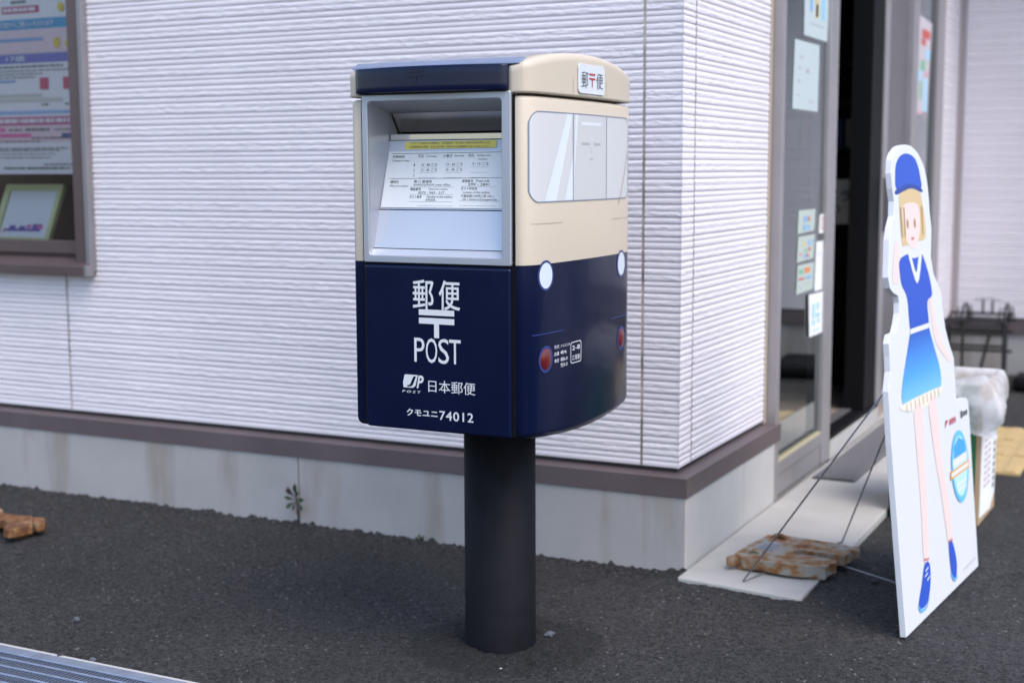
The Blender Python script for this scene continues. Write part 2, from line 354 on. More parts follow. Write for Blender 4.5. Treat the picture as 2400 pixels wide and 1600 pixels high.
# ------------------------------------------------------------------ station building
B = thing('station_building', 'white ribbed station building with a window, open sliding door and grey concrete base', 'building', (-1.5, 2, 0))
PROF = [(0.0, 0.0165, 1), (0.0165, 0.033, 1), (0.033, 0.0495, 0), (0.0495, 0.0665, 1), (0.0665, 0.0835, 1), (0.0835, 0.097, 0), (0.097, 0.1146, 0)]
def siding(P0, U, N, L, z0, z1, ztop, step=0.006, rough=True, name='siding_panel', samp=6, p1=None):
    """one ribbed board from z0 to z1; ztop is the joint above it, from which the ribs are counted down"""
    zz, dd, rr = [], [], []
    k = 0
    while True:
        for a, b, r in PROF:
            for t in np.linspace(0, 1, samp):
                z = ztop-(k*0.1146+a+(b-a)*t)
                if z0 < z < z1:
                    be = lambda q: 0.66 if q in (0.0165, 0.0665) else (0.30 if q == 0.097 else 0.0)
                    lo = be(a)+(be(b)-be(a))*t; q = max(math.sin(math.pi*min(max(t, 0), 1)), 0)**(0.6 if r else 0.36)
                    zz.append(z); dd.append(0.0050*(lo+((1.0 if r else 0.93)-lo)*q)); rr.append(r)
        k += 1
        if ztop-k*0.1146 < z0-0.12: break
    zz = [z1]+zz+[z0]; dd = [0]+dd+[0]; rr = [0]+rr+[0]
    zz = np.array(zz); dd = np.array(dd); rr = np.array(rr)
    nx = max(2, int(L/step)+1); xs = np.linspace(0, L, nx)
    D = np.repeat(dd[:, None], nx, 1)
    if rough:
        n = RNG.normal(0, 1, D.shape); n2 = (n+np.roll(n, 1, 1)+np.roll(n, -1, 1)+np.roll(n, 1, 0)+np.roll(n, 2, 1))/5
        n3 = RNG.normal(0, 1, D.shape)
        for _ in range(2): n3 = (n3+np.roll(n3, 1, 1)+np.roll(n3, -1, 1))/3
        D = D+(n2*0.0008+n3*0.0002)*rr[:, None]*(D > 0.0012)
    U = np.array(U); N = np.array(N); P0 = np.array(P0)
    V = P0+U*xs[None, :, None]+N*(D[:, :, None]-0.0055)+np.array([0, 0, 1])*(zz[:, None, None]-P0[2])
    m = len(zz); i = (np.arange(m-1)[:, None]*nx+np.arange(nx-1)[None]).ravel()
    me = bpy.data.meshes.new(name); me.from_pydata(V.reshape(-1, 3).tolist(), [], np.stack([i, i+nx, i+nx+1, i+1], 1).tolist())
    return link(name, me, M['siding'], B, smooth=False)
JZ = [0.2777, 0.7345, 1.1929, 1.6513, 2.1097, 2.5681]
SA, SB = 0.03, -0.03
for r in range(5):
    z0, z1 = JZ[r], JZ[r+1]-0.0002
    fine = r < 4
    if r == 0:
        siding((-4.0, SA, z0), (1, 0, 0), (0, -1, 0), 4.0-2.1335, z0, z1, JZ[r+1], 0.008)
        siding((-2.1265, SA, z0), (1, 0, 0), (0, -1, 0), 2.1265-0.1388, z0, z1, JZ[r+1], 0.0055)
    else:
        siding((-2.004, SA, z0), (1, 0, 0), (0, -1, 0), 2.004-0.1388, z0, z1, JZ[r+1], 0.0055 if fine else 0.02)
        siding((-4.0, SA, z0), (1, 0, 0), (0, -1, 0), 0.35, z0, z1, JZ[r+1], 0.02)
    # two faced corner board
    siding((-0.1318, SA, z0), (1, 0, 0), (0, -1, 0), 0.1318+SB+0.0055-0.0055, z0, z1, JZ[r+1], 0.005, name='corner_panel')
    siding((SB, SA, z0), (0, 1, 0), (1, 0, 0), 0.1255-SA, z0, z1, JZ[r+1], 0.005, name='corner_panel')
    siding((SB, 0.1315, z0), (0, 1, 0), (1, 0, 0), 0.802-0.1315, z0, z1, JZ[r+1], 0.0065)
    siding((SB, 3.66, z0), (0, 1, 0), (1, 0, 0), 4.262-3.66, z0, z1, JZ[r+1], 0.02, rough=False)
    siding((SB+0.03, 4.27, z0), (1, 0, 0), (0, -1, 0), 2.2, z0, z1, JZ[r+1], 0.02, rough=False)
g = G().box(-2.137, -2.123, SA+0.0035, SA+0.01, 0.278, 0.73); g.obj('sealant', M['sealant'], B)
g = G().box(-0.1395, -0.131, SA+0.0035, SA+0.01, 0.278, 2.56); g.obj('sealant', M['sealant'], B)
g = G().box(SB-0.01, SB-0.0035, 0.1245, 0.1325, 0.278, 2.56); g.obj('sealant', M['sealant'], B)
g = G().box(SB-0.01, SB+0.001, 0.8025, 0.825, 0.27, 2.56); g.obj('sealant', flat('tan_sealant', (0.42, 0.35, 0.27)), B)
g = G().box(SB-0.004, SB+0.028, 4.255, 4.28, 0.27, 2.56); g.obj('sealant', flat('grey_sealant', (0.34, 0.29, 0.29)), B)
# backing walls
bk = G()
bk.box(-2.03, -0.042, 0.042, 0.15, 0.0, 2.7).box(-4, -2.03, 0.042, 0.15, 0, 0.735).box(-4, -3.6, 0.042, 0.15, 0.735, 2.7).box(-3.6, -2.03, 0.042, 0.15, 2.0, 2.7)
bk.box(-0.15, -0.042, 0.15, 0.84, 0.0, 2.7).box(-0.15, -0.042, 0.84, 3.62, 2.15, 2.7).box(-0.15, -0.042, 3.62, 4.4, 0, 2.7).box(-0.042, 2.3, 4.282, 4.4, 0.26, 2.7)
bk.box(-4.1, -4.0, 0.042, 4.4, 0, 2.7).box(-4, -0.15, 4.3, 4.4, 0, 2.7)
bk.obj('wall', M['dark'], B)
G().box(-4.1, -0.03, 0.04, 4.4, 2.7, 2.8).box(-0.03, 2.3, 4.28, 6.5, 2.7, 2.8).obj('roof', M['flash'], B)
G().box(-0.03, 2.6, 3.75, 4.26, 2.58, 2.69).obj('added_shade_canopy', M['flash'], B)  # unseen overhang, added and sized to darken the wall below it
G().box(-4.0, -0.03, 0.15, 4.3, 0.0, 0.1).obj('floor', M['infloor'], B)
# foundation and drip flashing
fo = G().box(-4.0, -1.2165, 0.0, 0.04, -0.1, 0.211); fo.obj('foundation', M['found'], B, bev=0.002)
G().box(-1.2125, -0.0005, 0.0, 0.04, -0.1, 0.211).obj('foundation', M['found'], B, bev=0.002)
G().box(-0.04, 0.0, 0.0005, 0.507, -0.1, 0.2108).obj('foundation', M['foundcleanlit'], B, bev=0.002)
G().box(-0.04, -0.001, 0.512, 0.842, -0.1, 0.211).obj('foundation', M['foundcleanlit'], B, bev=0.002)
G().box(-1.24, -1.19, 0.012, 0.038, -0.1, 0.21).obj('joint', M['stoned'], B); G().box(-0.04, -0.012, 0.5, 0.52, -0.1, 0.21).obj('joint', M['stoned'], B)
G().box(-0.04, 2.3, 4.262, 4.3, -0.1, 0.2).obj('foundation', M['found'], B)
def flashpoly(f):
    return [f(0.0, 0.210), f(0.0, 0.262), (f(0.02, 0.2665)), f(0.05, 0.268), f(0.05, 0.213), f(0.004, 0.213)]
fl = G(); pr = [(-0.004, 0.2095), (-0.004, 0.2615), (0.02, 0.2655), (0.05, 0.268), (0.05, 0.213)]
r0 = [(-4.0, y, z) for y, z in pr]; r1 = [(-y, y, z) for y, z in pr]; r2 = [(-y, 0.88, z) for y, z in pr]
fl.loft([r0, r1, r2], True, True); fl.obj('drip_flashing', M['flash'], B, bev=0.0012)
G().box(0.0, 2.3, 4.245, 4.28, 0.2, 0.268).box(SB-0.002, 0.0, 3.63, 4.28, 0.2, 0.268).obj('drip_flashing', M['flash'], B)

# window in the long wall
W = link('window', G().box(-3.6, -2.03, 0.05, 0.1, 1.985, 2.0).mesh('window'), M['win'], B)
G().box(-2.0185, -1.9985, 0.004, 0.06, 0.735, 2.0).obj('frame', M['winlight'], W, bev=0.003)
G().box(-3.6, -2.065, 0.03, 0.06, 0.7905, 0.832).box(-2.066, -2.019, 0.010, 0.07, 0.757, 2.0).box(-3.6, -2.066, 0.045, 0.06, 0.778, 0.79).obj('sash', M['win'], W, bev=0.002)
g = G(); g.prism([(-0.012, 0.724), (-0.012, 0.754), (0.045, 0.783), (0.06, 0.783), (0.06, 0.724)], lambda a, b, h: (h, a, b), -3.6, -2.004)
g.obj('sill', M['win'], W, bev=0.002)
G().box(-2.012, -1.998, -0.014, 0.02, 0.722, 0.758).obj('sill_end_cap', M['winlight'], W, bev=0.002)
G().add([(-3.6, 0.052, 0.832), (-2.066, 0.052, 0.832), (-2.066, 0.052, 2.0), (-3.6, 0.052, 2.0)], [(0, 1, 2, 3)]).obj('pane', M['glass'], W, fix=False)
G().box(-3.6, -2.03, 0.1, 0.62, 0.775, 0.795).obj('inner_shelf', M['inbrown'], W)
G().box(-3.8, -1.6, 0.6, 0.62, 0.1, 2.2).obj('inner_partition', M['inbrown'], W)

# sliding entrance: side light, open leaf, right jamb and right side light
XF = 0.0
D1 = link('side_light', G().box(-0.06, XF, 0.828, 0.868, 0.02, 2.15).mesh('side_light'), M['door'], B)
G().box(-0.055, XF-0.003, 1.432, 1.548, 0.02, 2.15).obj('stile', M['door'], D1, bev=0.003)
G().box(-0.053, XF-0.005, 0.8695, 1.4315, 0.094, 0.134).obj('bottom_rail', M['door'], D1, bev=0.002)
G().box(-0.05, XF-0.009, 0.8695, 1.4315, 0.02, 0.092).obj('kick_panel', M['door'], D1, bev=0.002)
G().box(-0.05, XF-0.02, 1.39, 1.4315, 0.1345, 2.1).obj('gasket', M['doordark'], D1)
G().box(-0.048, XF-0.006, 0.8695, 1.4315, 0.1342, 0.139).obj('sealant_bead', flat('yellowed_bead', (0.45, 0.40, 0.25)), D1)
G().add([(XF-0.018, 0.868, 0.134), (XF-0.018, 1.432, 0.134), (XF-0.018, 1.432, 2.15), (XF-0.018, 0.868, 2.15)], [(0, 1, 2, 3)]).obj('pane', M['doorglass'], D1, fix=False)
TH = link('threshold', G().box(-0.06, -0.004, 1.549, 2.36, 0.088, 0.104).mesh('threshold'), M['black'], B)
G().box(-0.1, -0.0615, 1.549, 2.36, 0.094, 0.108).obj('door_track', M['doordark'], TH)
G().box(-0.06, -0.012, 0.843, 3.63, -0.05, 0.0155).box(-0.06, -0.002, 1.549, 2.36, 0.0155, 0.086).obj('riser', M['slab'], TH)
D2 = link('sliding_door', G().box(-0.075, XF-0.022, 2.41, 2.845, 0.09, 2.15).mesh('sliding_door'), M['doordark'], B)
G().box(-0.085, XF-0.004, 2.33, 2.405, 0.09, 2.15).obj('stile', M['door'], D2, bev=0.003)
G().box(-0.09, XF-0.012, 2.13, 2.329, 0.09, 2.15).obj('gasket', M['black'], D2)
G().box(XF-0.02, XF-0.015, 2.408, 2.43, 1.30, 2.0).obj('edge_strip', flat('blue_grey_strip', (0.20, 0.28, 0.34)), D2)
G().box(XF-0.003, XF+0.022, 2.345, 2.365, 0.80, 1.02).obj('handle', M['doordark'], D2, bev=0.004)
D3 = link('side_light', G().box(-0.07, XF+0.002, 2.848, 2.975, 0.02, 2.15).mesh('side_light'), M['door'], B)
G().box(-0.06, XF-0.002, 3.48, 3.655, 0.02, 2.15).obj('stile', M['door'], D3, bev=0.003)
G().box(-0.06, XF-0.004, 3.43, 3.479, 0.02, 2.15).obj('gasket', M['doordark'], D3)
G().box(-0.053, XF-0.005, 2.976, 3.429, 0.02, 0.134).obj('bottom_rail', M['door'], D3)
G().add([(XF-0.018, 2.975, 0.134), (XF-0.018, 3.43, 0.134), (XF-0.018, 3.43, 2.15), (XF-0.018, 2.975, 2.15)], [(0, 1, 2, 3)]).obj('pane', M['doorglass'], D3, fix=False)

# ------------------------------------------------------------------ the mailbox
MX, MY = -0.205, -0.655
MB = thing('mailbox', 'navy and cream mailbox painted like a train front, on a black pole', 'mailbox', (MX, MY, 0))
right = [(-0.034, -0.925), (-0.022, -0.9245), (-0.012, -0.918), (-0.004, -0.905), (0.0, -0.89), (0.004, -0.86), (0.0068, -0.82), (0.009, -0.78), (0.0112, -0.715), (0.012, -0.65),
         (0.0112, -0.585), (0.009, -0.52), (0.0065, -0.48), (0.003, -0.44), (-0.002, -0.41), (-0.010, -0.396), (-0.024, -0.388), (-0.045, -0.385)]
# smoother version of the plan curve
def catmull(pts, k=4):
    out = []
    for i in range(len(pts)-1):
        p0, p1, p2, p3 = pts[max(i-1, 0)], pts[i], pts[i+1], pts[min(i+2, len(pts)-1)]
        for t in np.linspace(0, 1, k, endpoint=False):
            out.append(tuple(0.5*((2*b)+(-a+c)*t+(2*a-5*b+4*c-d)*t*t+(-a+3*b-3*c+d)*t**3) for a, b, c, d in zip(p0, p1, p2, p3)))
    return out+[pts[-1]]
RC = catmull(right, 3)
ry = np.array([p[1] for p in RC]); rx = np.array([p[0] for p in RC])
def sx(y): return float(np.interp(y, ry, rx))
def snorm(y):
    dy = 0.004; dx = sx(y+dy)-sx(y-dy); n = Vector((2*dy, -dx, 0)); return n.normalized()
def sidef(a, b, h):
    n = snorm(a); return (sx(a)+n.x*h, a+n.y*h, b)
LC = [(-0.034, -0.925), (-0.022, -0.925), (-0.0135, -0.9248), (-0.0075, -0.9225), (-0.0045, -0.918), (-0.0025, -0.909), (-0.001, -0.898)]+[p for p in RC if p[1] > -0.885]
plan = RC+[(2*MX-x, y) for x, y in LC[::-1]]
def zbot(y): return 0.5255-0.0165*max(0, 1-((y+0.655)/0.27)**2)
def inset(poly, d):
    n = len(poly); out = []
    for i in range(n):
        a = Vector(poly[i-1]); b = Vector(poly[i]); c = Vector(poly[(i+1) % n])
        e = ((b-a).normalized()+(c-b).normalized()); e = e.normalized() if e.length > 1e-6 else (c-b).normalized()
        nn = Vector((-e.y, e.x)); out.append(tuple(b+nn*d))
    return out
def ring(d, zf): return [(x, y, zf(y0)) for (x, y), (x0, y0) in zip(inset(plan, d), plan)]
ZB = 0.8697
low = G(); low.loft([ring(0.03, lambda y: zbot(y)+0.001), ring(0.016, lambda y: zbot(y)+0.001), ring(0.008, lambda y: zbot(y)+0.003), ring(0.0025, lambda y: zbot(y)+0.0085), ring(0, lambda y: zbot(y)+0.016), ring(0, lambda y: ZB)], True, False)
low.obj('lower_shell', M['navy'], MB, smooth=True)
up = G(); up.loft([ring(0.00015, lambda y: ZB), ring(0.00015, lambda y: 1.188), ring(0.003, lambda y: 1.1945), ring(0.009, lambda y: 1.197)], False, True, closed=False)
o = up.obj('upper_shell', M['cream'], MB, smooth=True)
# dark well behind the front so the panel gaps read black
G().box(-0.3795, -0.0305, -0.9266, -0.9235, 0.529, 0.875).box(-0.3795, -0.3685, -0.9266, -0.9235, 0.876, 1.2).box(-0.042, -0.0305, -0.9266, -0.9235, 0.876, 1.2).obj('front_gap', M['black'], MB)
# silver bezel round the opening
def ringplate(outer, inner, y0, y1):
    g = G(); n = len(outer)
    A = [(x, y0, z) for x, z in outer]; Bv = [(x, y0, z) for x, z in inner]; Cv = [(x, y1, z) for x, z in inner]; Dv = [(x, y1, z) for x, z in outer]
    g.loft([Dv, A, Bv, Cv]); return g
ring_o = rrect(-0.3745, -0.0365, 0.8685, 1.206, 0.003); ring_i = rrect(-0.361, -0.0562, 0.8825, 1.1925, 0.009)
ringplate(ring_o, ring_i, -0.9335, -0.905).obj('bezel', M['silver'], MB, bev=0.0022, seg=3)
# recessed mouth: side walls, sloping panel, notice board, steel slot, ceiling
prof = [(-0.929, 0.883), (-0.917, 0.897), (-0.892, 0.975), (-0.889, 0.977), (-0.846, 1.116), (-0.846, 1.1165), (-0.814, 1.131), (-0.842, 1.173), (-0.929, 1.1925)]
XL, XR = -0.3605, -0.0567
for xx in (XL, XR):
    G().add([(xx, y, z) for y, z in prof], [tuple(range(len(prof)))]).obj('mouth_side', M['silver'], MB)
def strip(a, b, name, m, x0=XL, x1=XR, off=0):
    return G().add([(x0, a[0], a[1]), (x1, a[0], a[1]), (x1, b[0], b[1]), (x0, b[0], b[1])], [(0, 1, 2, 3)]).obj(name, m, MB)
strip((-0.929, 0.8828), (-0.9178, 0.8955), 'mouth_lip', M['panel'])
strip((-0.9165, 0.8972), (-0.8925, 0.9735), 'sloping_panel', M['panel'])
strip((-0.9155, 0.8915), (-0.8878, 0.9795), 'panel_gap', M['black'])
NB = strip((-0.8895, 0.9755), (-0.846, 1.1155), 'notice_board', M['panel'])
strip((-0.842, 1.173), (-0.929, 1.1925), 'mouth_ceiling', M['silver'])
SL = G().box(-0.3585, XR, -0.849, -0.8445, 1.1162, 1.1292).obj('slot_lip', M['steel'], MB, bev=0.0012)
G().add([(-0.3585, -0.8448, 1.129), (XR, -0.8448, 1.129), (XR, -0.80, 1.1335), (-0.3585, -0.80, 1.1335)], [(0, 1, 2, 3)]).obj('slot_tray', M['steel'], MB)
G().add([(-0.3565, -0.815, 1.134), (XR, -0.815, 1.134), (XR, -0.843, 1.1725), (-0.3565, -0.843, 1.1725)], [(0, 1, 2, 3)]).obj('slot_flap', M['steeldim'], MB)
G().box(XL, XR, -0.80, -0.797, 1.09, 1.19).obj('slot_back', M['black'], MB)
# notice card with its lettering
Pa = Vector((0, -0.889, 0.978)); vv = Vector((0, 0.037, 0.114)).normalized(); nn = Vector((0, -vv.z, vv.y))
def cardf(a, b, h): q = Pa+vv*b+nn*(h+0.0012); return (a, q.y, q.z)
G().prism([(-0.3586, 0.0005), (-0.0580, 0.0005), (-0.0580, 0.1205), (-0.3586, 0.1205)], cardf, 0, 0.0005).obj('notice_card', M['paper'], NB)
G().prism([(-0.3222, 0.1250), (-0.1090, 0.1268), (-0.1098, 0.1427), (-0.3224, 0.1407)], cardf, 0.0012, 0.0016).obj('yellow_label', M['yellow'], NB)
lt = G()
T = lambda s, a0, b0, a1, b1, bold=0.0: put(lt, s, cardf, a0, a1, b0, b1, 0.0009, bold)
T('取集時刻', -0.348, 0.1062, -0.3195, 0.1121, 0.003); T('Collection times', -0.348, 0.0987, -0.3065, 0.1028)
T('平日', -0.287, 0.1063, -0.2747, 0.1130, 0.003); T('Weekdays', -0.2678, 0.1071, -0.2429, 0.1115)
T('土曜日', -0.2284, 0.1072, -0.2084, 0.1138, 0.003); T('Saturday', -0.2011, 0.1075, -0.1793, 0.1126)
T('休日', -0.170, 0.1073, -0.1575, 0.1139, 0.003); T('Sunday and', -0.1501, 0.1081, -0.121, 0.1128); T('Holidays', -0.1461, 0.1003, -0.1254, 0.1046)
T('10 : 45 ごろ', -0.2765, 0.0885, -0.2392, 0.0952); T('10 : 45 ごろ', -0.2179, 0.0892, -0.1804, 0.0959); T('9 : 15 ごろ', -0.1577, 0.0900, -0.1217, 0.0967)
T('15 : 45 ごろ', -0.276, 0.0775, -0.2379, 0.0842); T('15 : 45 ごろ', -0.2173, 0.0780, -0.1799, 0.0848)
T('1', -0.2942, 0.0885, -0.2920, 0.0937); T('2', -0.2933, 0.0773, -0.2906, 0.0829); T('3', -0.2925, 0.0663, -0.2898, 0.0717)
T('連絡先', -0.3444, 0.0520, -0.3240, 0.0584, 0.003); T('Where to contact', -0.3444, 0.0446, -0.3002, 0.0488)
T('鴨 川 郵便局', -0.2877, 0.0528, -0.246, 0.0589, 0.003); T('KAMOGAWA post office', -0.2871, 0.0454, -0.2016, 0.0513)
T('電話番号', -0.2942, 0.0366, -0.2689, 0.0428, 0.003); T('Telephone number', -0.2524, 0.0374, -0.2056, 0.0419); T('0570 - 943 - 517', -0.2741, 0.0294, -0.2129, 0.0349)
T('ポスト番号', -0.2935, 0.0203, -0.2647, 0.0265, 0.003); T('Number of this mailbox', -0.252, 0.0214, -0.193, 0.0262); T('690503', -0.2536, 0.0143, -0.2316, 0.0195)
T('郵便番号', -0.1757, 0.0539, -0.1505, 0.0601, 0.003); T('Postal code', -0.1438, 0.0551, -0.114, 0.0601); T('299 - 2841', -0.1606, 0.0473, -0.1129, 0.0526)
T('ポスト所在地', -0.1757, 0.0383, -0.1394, 0.0446, 0.003); T('Location of this mailbox', -0.170, 0.0311, -0.1091, 0.0359); T('千葉県鴨川市西江見 104-1', -0.1742, 0.0226, -0.1006, 0.0287); T('104-1 Nishiemi Kamogawa.City', -0.1693, 0.0154, -0.091, 0.0208)
def rule(a0, a1, b, t=0.0005, db=0.0): lt.sheet([(a0, b), (a1, b+db), (a1, b+db+t), (a0, b+t)], cardf, 0.0009)
rule(-0.351, -0.068, 0.1152, 0.0009, 0.002); rule(-0.347, -0.072, 0.0615, 0.0008, 0.002)
for a0, a1, b in ((-0.2937, -0.1923, 0.0442), (-0.1773, -0.0968, 0.0457), (-0.2927, -0.1922, 0.0281), (-0.2941, -0.1904, 0.0131), (-0.1763, -0.0829, 0.0150), (-0.272, -0.189, 0.0044), (-0.174, -0.0906, 0.0053)): rule(a0, a1, b, 0.00035)
for b, db in ((0.0861, 0), (0.0747, 0), (0.0642, 0)):
    for a0, a1 in ((-0.279, -0.238), (-0.2195, -0.180), (-0.1605, -0.1205)): rule(a0, a1, b, 0.0003)
lt.obj('lettering', M['ink'], NB, fix=False)
lt = G()
put(lt, 'このポストに投函された郵便物は、鴨川郵便局にて取り集めて通常の消印を押印します。', cardf, -0.311, -0.1235, 0.1350, 0.1400, 0.0022)
put(lt, '江見駅郵便局の風景印・記念小型印等をご希望の方は営業時間中に窓口にお出しください。', cardf, -0.311, -0.1215, 0.1272, 0.1322, 0.0022)
lt.obj('lettering', M['inkgrey'], NB, fix=False)
# navy front door with white lettering
FD = G().box(-0.3735, -0.0375, -0.9345, -0.905, 0.527, 0.8645).obj('front_door', M['navy'], MB, bev=0.006, seg=4)
ff = lambda a, b, h: (a+0.0045, -0.9345-h, b)
lt = G()
put(lt, '郵', ff, -0.2625, -0.2140, 0.7765, 0.8365, 0.0004, 0.011); put(lt, '便', ff, -0.2020, -0.1535, 0.7765, 0.8365, 0.0004, 0.011)
lt.obj('lettering', M['white'], FD, fix=False); lt = G()
lt.sheet([(-0.2488, 0.7648), (-0.1672, 0.7648), (-0.1672, 0.7765), (-0.2488, 0.7765)], ff, 0.00045)
lt.sheet([(-0.2488, 0.7475), (-0.1672, 0.7475), (-0.1672, 0.7595), (-0.2488, 0.7595)], ff, 0.00045)
lt.sheet([(-0.2137, 0.7195), (-0.2023, 0.7195), (-0.2023, 0.7476), (-0.2137, 0.7476)], ff, 0.0004)
lt.obj('postal_mark', M['white'], FD, fix=False); lt = G()
put(lt, 'P', ff, -0.2605, -0.2365, 0.6690, 0.7180, 0.0004, 0.0); put(lt, 'O', ff, -0.2335, -0.2070, 0.6680, 0.7185, 0.0004, 0.0)
put(lt, 'S', ff, -0.2045, -0.1800, 0.6680, 0.7185, 0.0004, 0.0); put(lt, 'T', ff, -0.1795, -0.1530, 0.6690, 0.7180, 0.0004, 0.0)
lt.obj('lettering', M['white'], FD, fix=False); lt = G()
put(lt, '日本郵便', ff, -0.2285, -0.1205, 0.6085, 0.6335, 0.0004, 0.0)
lt.obj('lettering', M['white'], FD, fix=False); lt = G()
put(lt, 'クモユニ', ff, -0.2805, -0.2075, 0.5570, 0.5715, 0.0004, 0.022, space=1.05); put(lt, '74012', ff, -0.2035, -0.1255, 0.5530, 0.5720, 0.0004, 0.012, space=1.1)
lt.obj('lettering', M['white'], FD, fix=False); lt = G()
put(lt, 'P O S T', ff, -0.2905, -0.2460, 0.6040, 0.6090, 0.0004, 0.012, shear=0.2)
lt.obj('lettering', M['white'], FD, fix=False)
lg = G()
lg.sheet([(-0.2870, 0.6145), (-0.2660, 0.6145), (-0.2610, 0.6170), (-0.2585, 0.6200), (-0.2530, 0.6415), (-0.2820, 0.6415), (-0.2845, 0.6400), (-0.2880, 0.6250)], ff, 0.0004)
put(lg, 'P', ff, -0.2560, -0.2395, 0.6145, 0.6410, 0.00042, 0.03, shear=0.25)
lg.obj('emblem', M['white'], FD, fix=False)
lg = G(); put(lg, 'J', ff, -0.2780, -0.2570, 0.6165, 0.6385, 0.0007, 0.03, shear=0.25); lg.obj('emblem', M['navy'], FD, fix=False)
# cap: roof, two cream end caps, navy visor
def ztop(y): return 1.2905-0.0300*abs((y+0.665)/0.27)**2.2
rp = [(-0.924, 1.203), (-0.930, 1.215), (-0.929, 1.250), (-0.922, 1.262), (-0.905, 1.2705)]+[(y, ztop(y)-0.0022) for y in np.linspace(-0.88, -0.43, 16)]+[(-0.405, 1.25), (-0.40, 1.203)]
rp_lo = [p for p in rp if p[1] < 1.2575]; rp_lo = [(-0.924, 1.203), (-0.930, 1.215), (-0.929, 1.250), (-0.926, 1.2568), (-0.408, 1.2568), (-0.40, 1.203)]
rp_hi = [(-0.926, 1.2572), (-0.922, 1.262), (-0.905, 1.2705)]+[(y, ztop(y)-0.0022) for y in np.linspace(-0.88, -0.43, 16)]+[(-0.408, 1.2572)]
g = G(); g.prism(rp_hi, lambda a, b, h: (h, a, b), -0.4015, -0.020); g.obj('roof', M['roof'], MB, bev=0.009, seg=3)
g = G(); g.prism(rp_lo, lambda a, b, h: (h, a, b), -0.362, -0.048); g.obj('cap_core', M['roof'], MB)
def endcap(sign):
    base = [(-0.0425, -0.9285), (-0.034, -0.9290)]+[(x+0.0028, y-0.0025 if y < -0.9 else y) for x, y in (RC[4:] if sign > 0 else LC[2:])]
    pts = [((x if sign > 0 else 2*MX-x), y) for x, y in base]
    zt = []
    for (x, y), (bx, by) in zip(pts, base):
        z = min(ztop(by), 1.2905)
        if sign < 0 or (bx < -0.020 and by < -0.9): z = 1.2565
        elif by < -0.9: z = min(z, 1.262+(by+0.93)*0.35)
        zt.append(z)
    inx = -0.045 if sign > 0 else 2*MX+0.045
    def off(d): 
        out = []
        for i, (x, y) in enumerate(pts):
            a = Vector(pts[max(i-1, 0)]); c = Vector(pts[min(i+1, len(pts)-1)]); e = (c-a).normalized()
            n = Vector((e.y, -e.x))*(1 if sign > 0 else -1); out.append((x-n.x*d, y-n.y*d))
        return out
    r = []
    for d, dz, ab in ((0.010, 1.2015, 1), (0.003, 1.2015, 1), (0.0, 1.2045, 1), (0.0, 1.2065, 1), (0.0, -0.018, 0), (0.0, -0.014, 0), (0.0012, -0.008, 0), (0.004, -0.0035, 0), (0.009, -0.0008, 0), (0.014, 0.0, 0)):
        r.append([(x, y, dz if ab else z+dz) for (x, y), z in zip(off(d), zt)])
    r.append([(inx, y, z) for (x, y), z in zip(off(0.016), zt)])
    r.append([(inx, y, 1.2015) for (x, y), z in zip(off(0.016), zt)])
    g = G(); g.loft(r, closed=False)
    n = len(pts); ends = [k*n for k in range(len(r))]; g.f.append(tuple(ends)); g.f.append(tuple(k*n+n-1 for k in range(len(r)))[::-1])
    return g.obj('end_cap', M['cream'], MB, smooth=False)
for s in (1, -1):
    o = endcap(s); o.data.polygons.foreach_set('use_smooth', [len(p.vertices) == 4 for p in o.data.polygons])
vx = [-0.3885, -0.3875, -0.384]+list(np.linspace(-0.375, -0.058, 20))+[-0.050, -0.0455, -0.0430, -0.0425]
def vy(x):
    t = (x+0.2155)/0.173; y = -0.938-0.028*(1-t*t); e = min(x+0.3885, -0.0425-x); return y+0.008*max(0, 1-e/0.008)**2
g = G(); r = []
for dy, z in ((0.003, 1.2075), (0.0006, 1.2085), (0.0, 1.2105), (0.0, 1.2205), (0.0, 1.2405), (0.0, 1.2520), (0.0006, 1.2548), (0.0018, 1.2566), (0.004, 1.2575)): r.append([(x, vy(x)+dy, z) for x in vx])
r.append([(x, -0.925, 1.2575) for x in vx]); r.append([(x, -0.925, 1.2075) for x in vx]); r.append(r[0])
g.loft(r, closed=False); n = len(vx); g.f.append(tuple(k*n for k in range(11))); g.f.append(tuple(k*n+n-1 for k in range(11)))
V = g.obj('visor', M['navy'], MB, smooth=True)
bm = bmesh.new(); bm.from_mesh(V.data); bmesh.ops.remove_doubles(bm, verts=bm.verts, dist=1e-5); bm.to_mesh(V.data); bm.free()
mo = V.modifiers.new('edges', 'EDGE_SPLIT'); mo.split_angle = math.radians(50)
eg = G()
for a0, a1, b0, b1 in ((-0.2435, -0.2095, 1.2445, 1.2500), (-0.2435, -0.2095, 1.2355, 1.2405), (-0.2300, -0.2250, 1.2210, 1.2354)):
    eg.prism([(a0, b0), (a1, b0), (a1, b1), (a0, b1)], lambda a, b, h: (a, vy(a)-h, b), -0.001, 0.0012)
eg.obj('emblem', M['navy'], V, bev=0.0004)
G().box(-0.374, -0.044, -0.945, -0.915, 1.2062, 1.2074).obj('visor_underside', M['black'], MB)
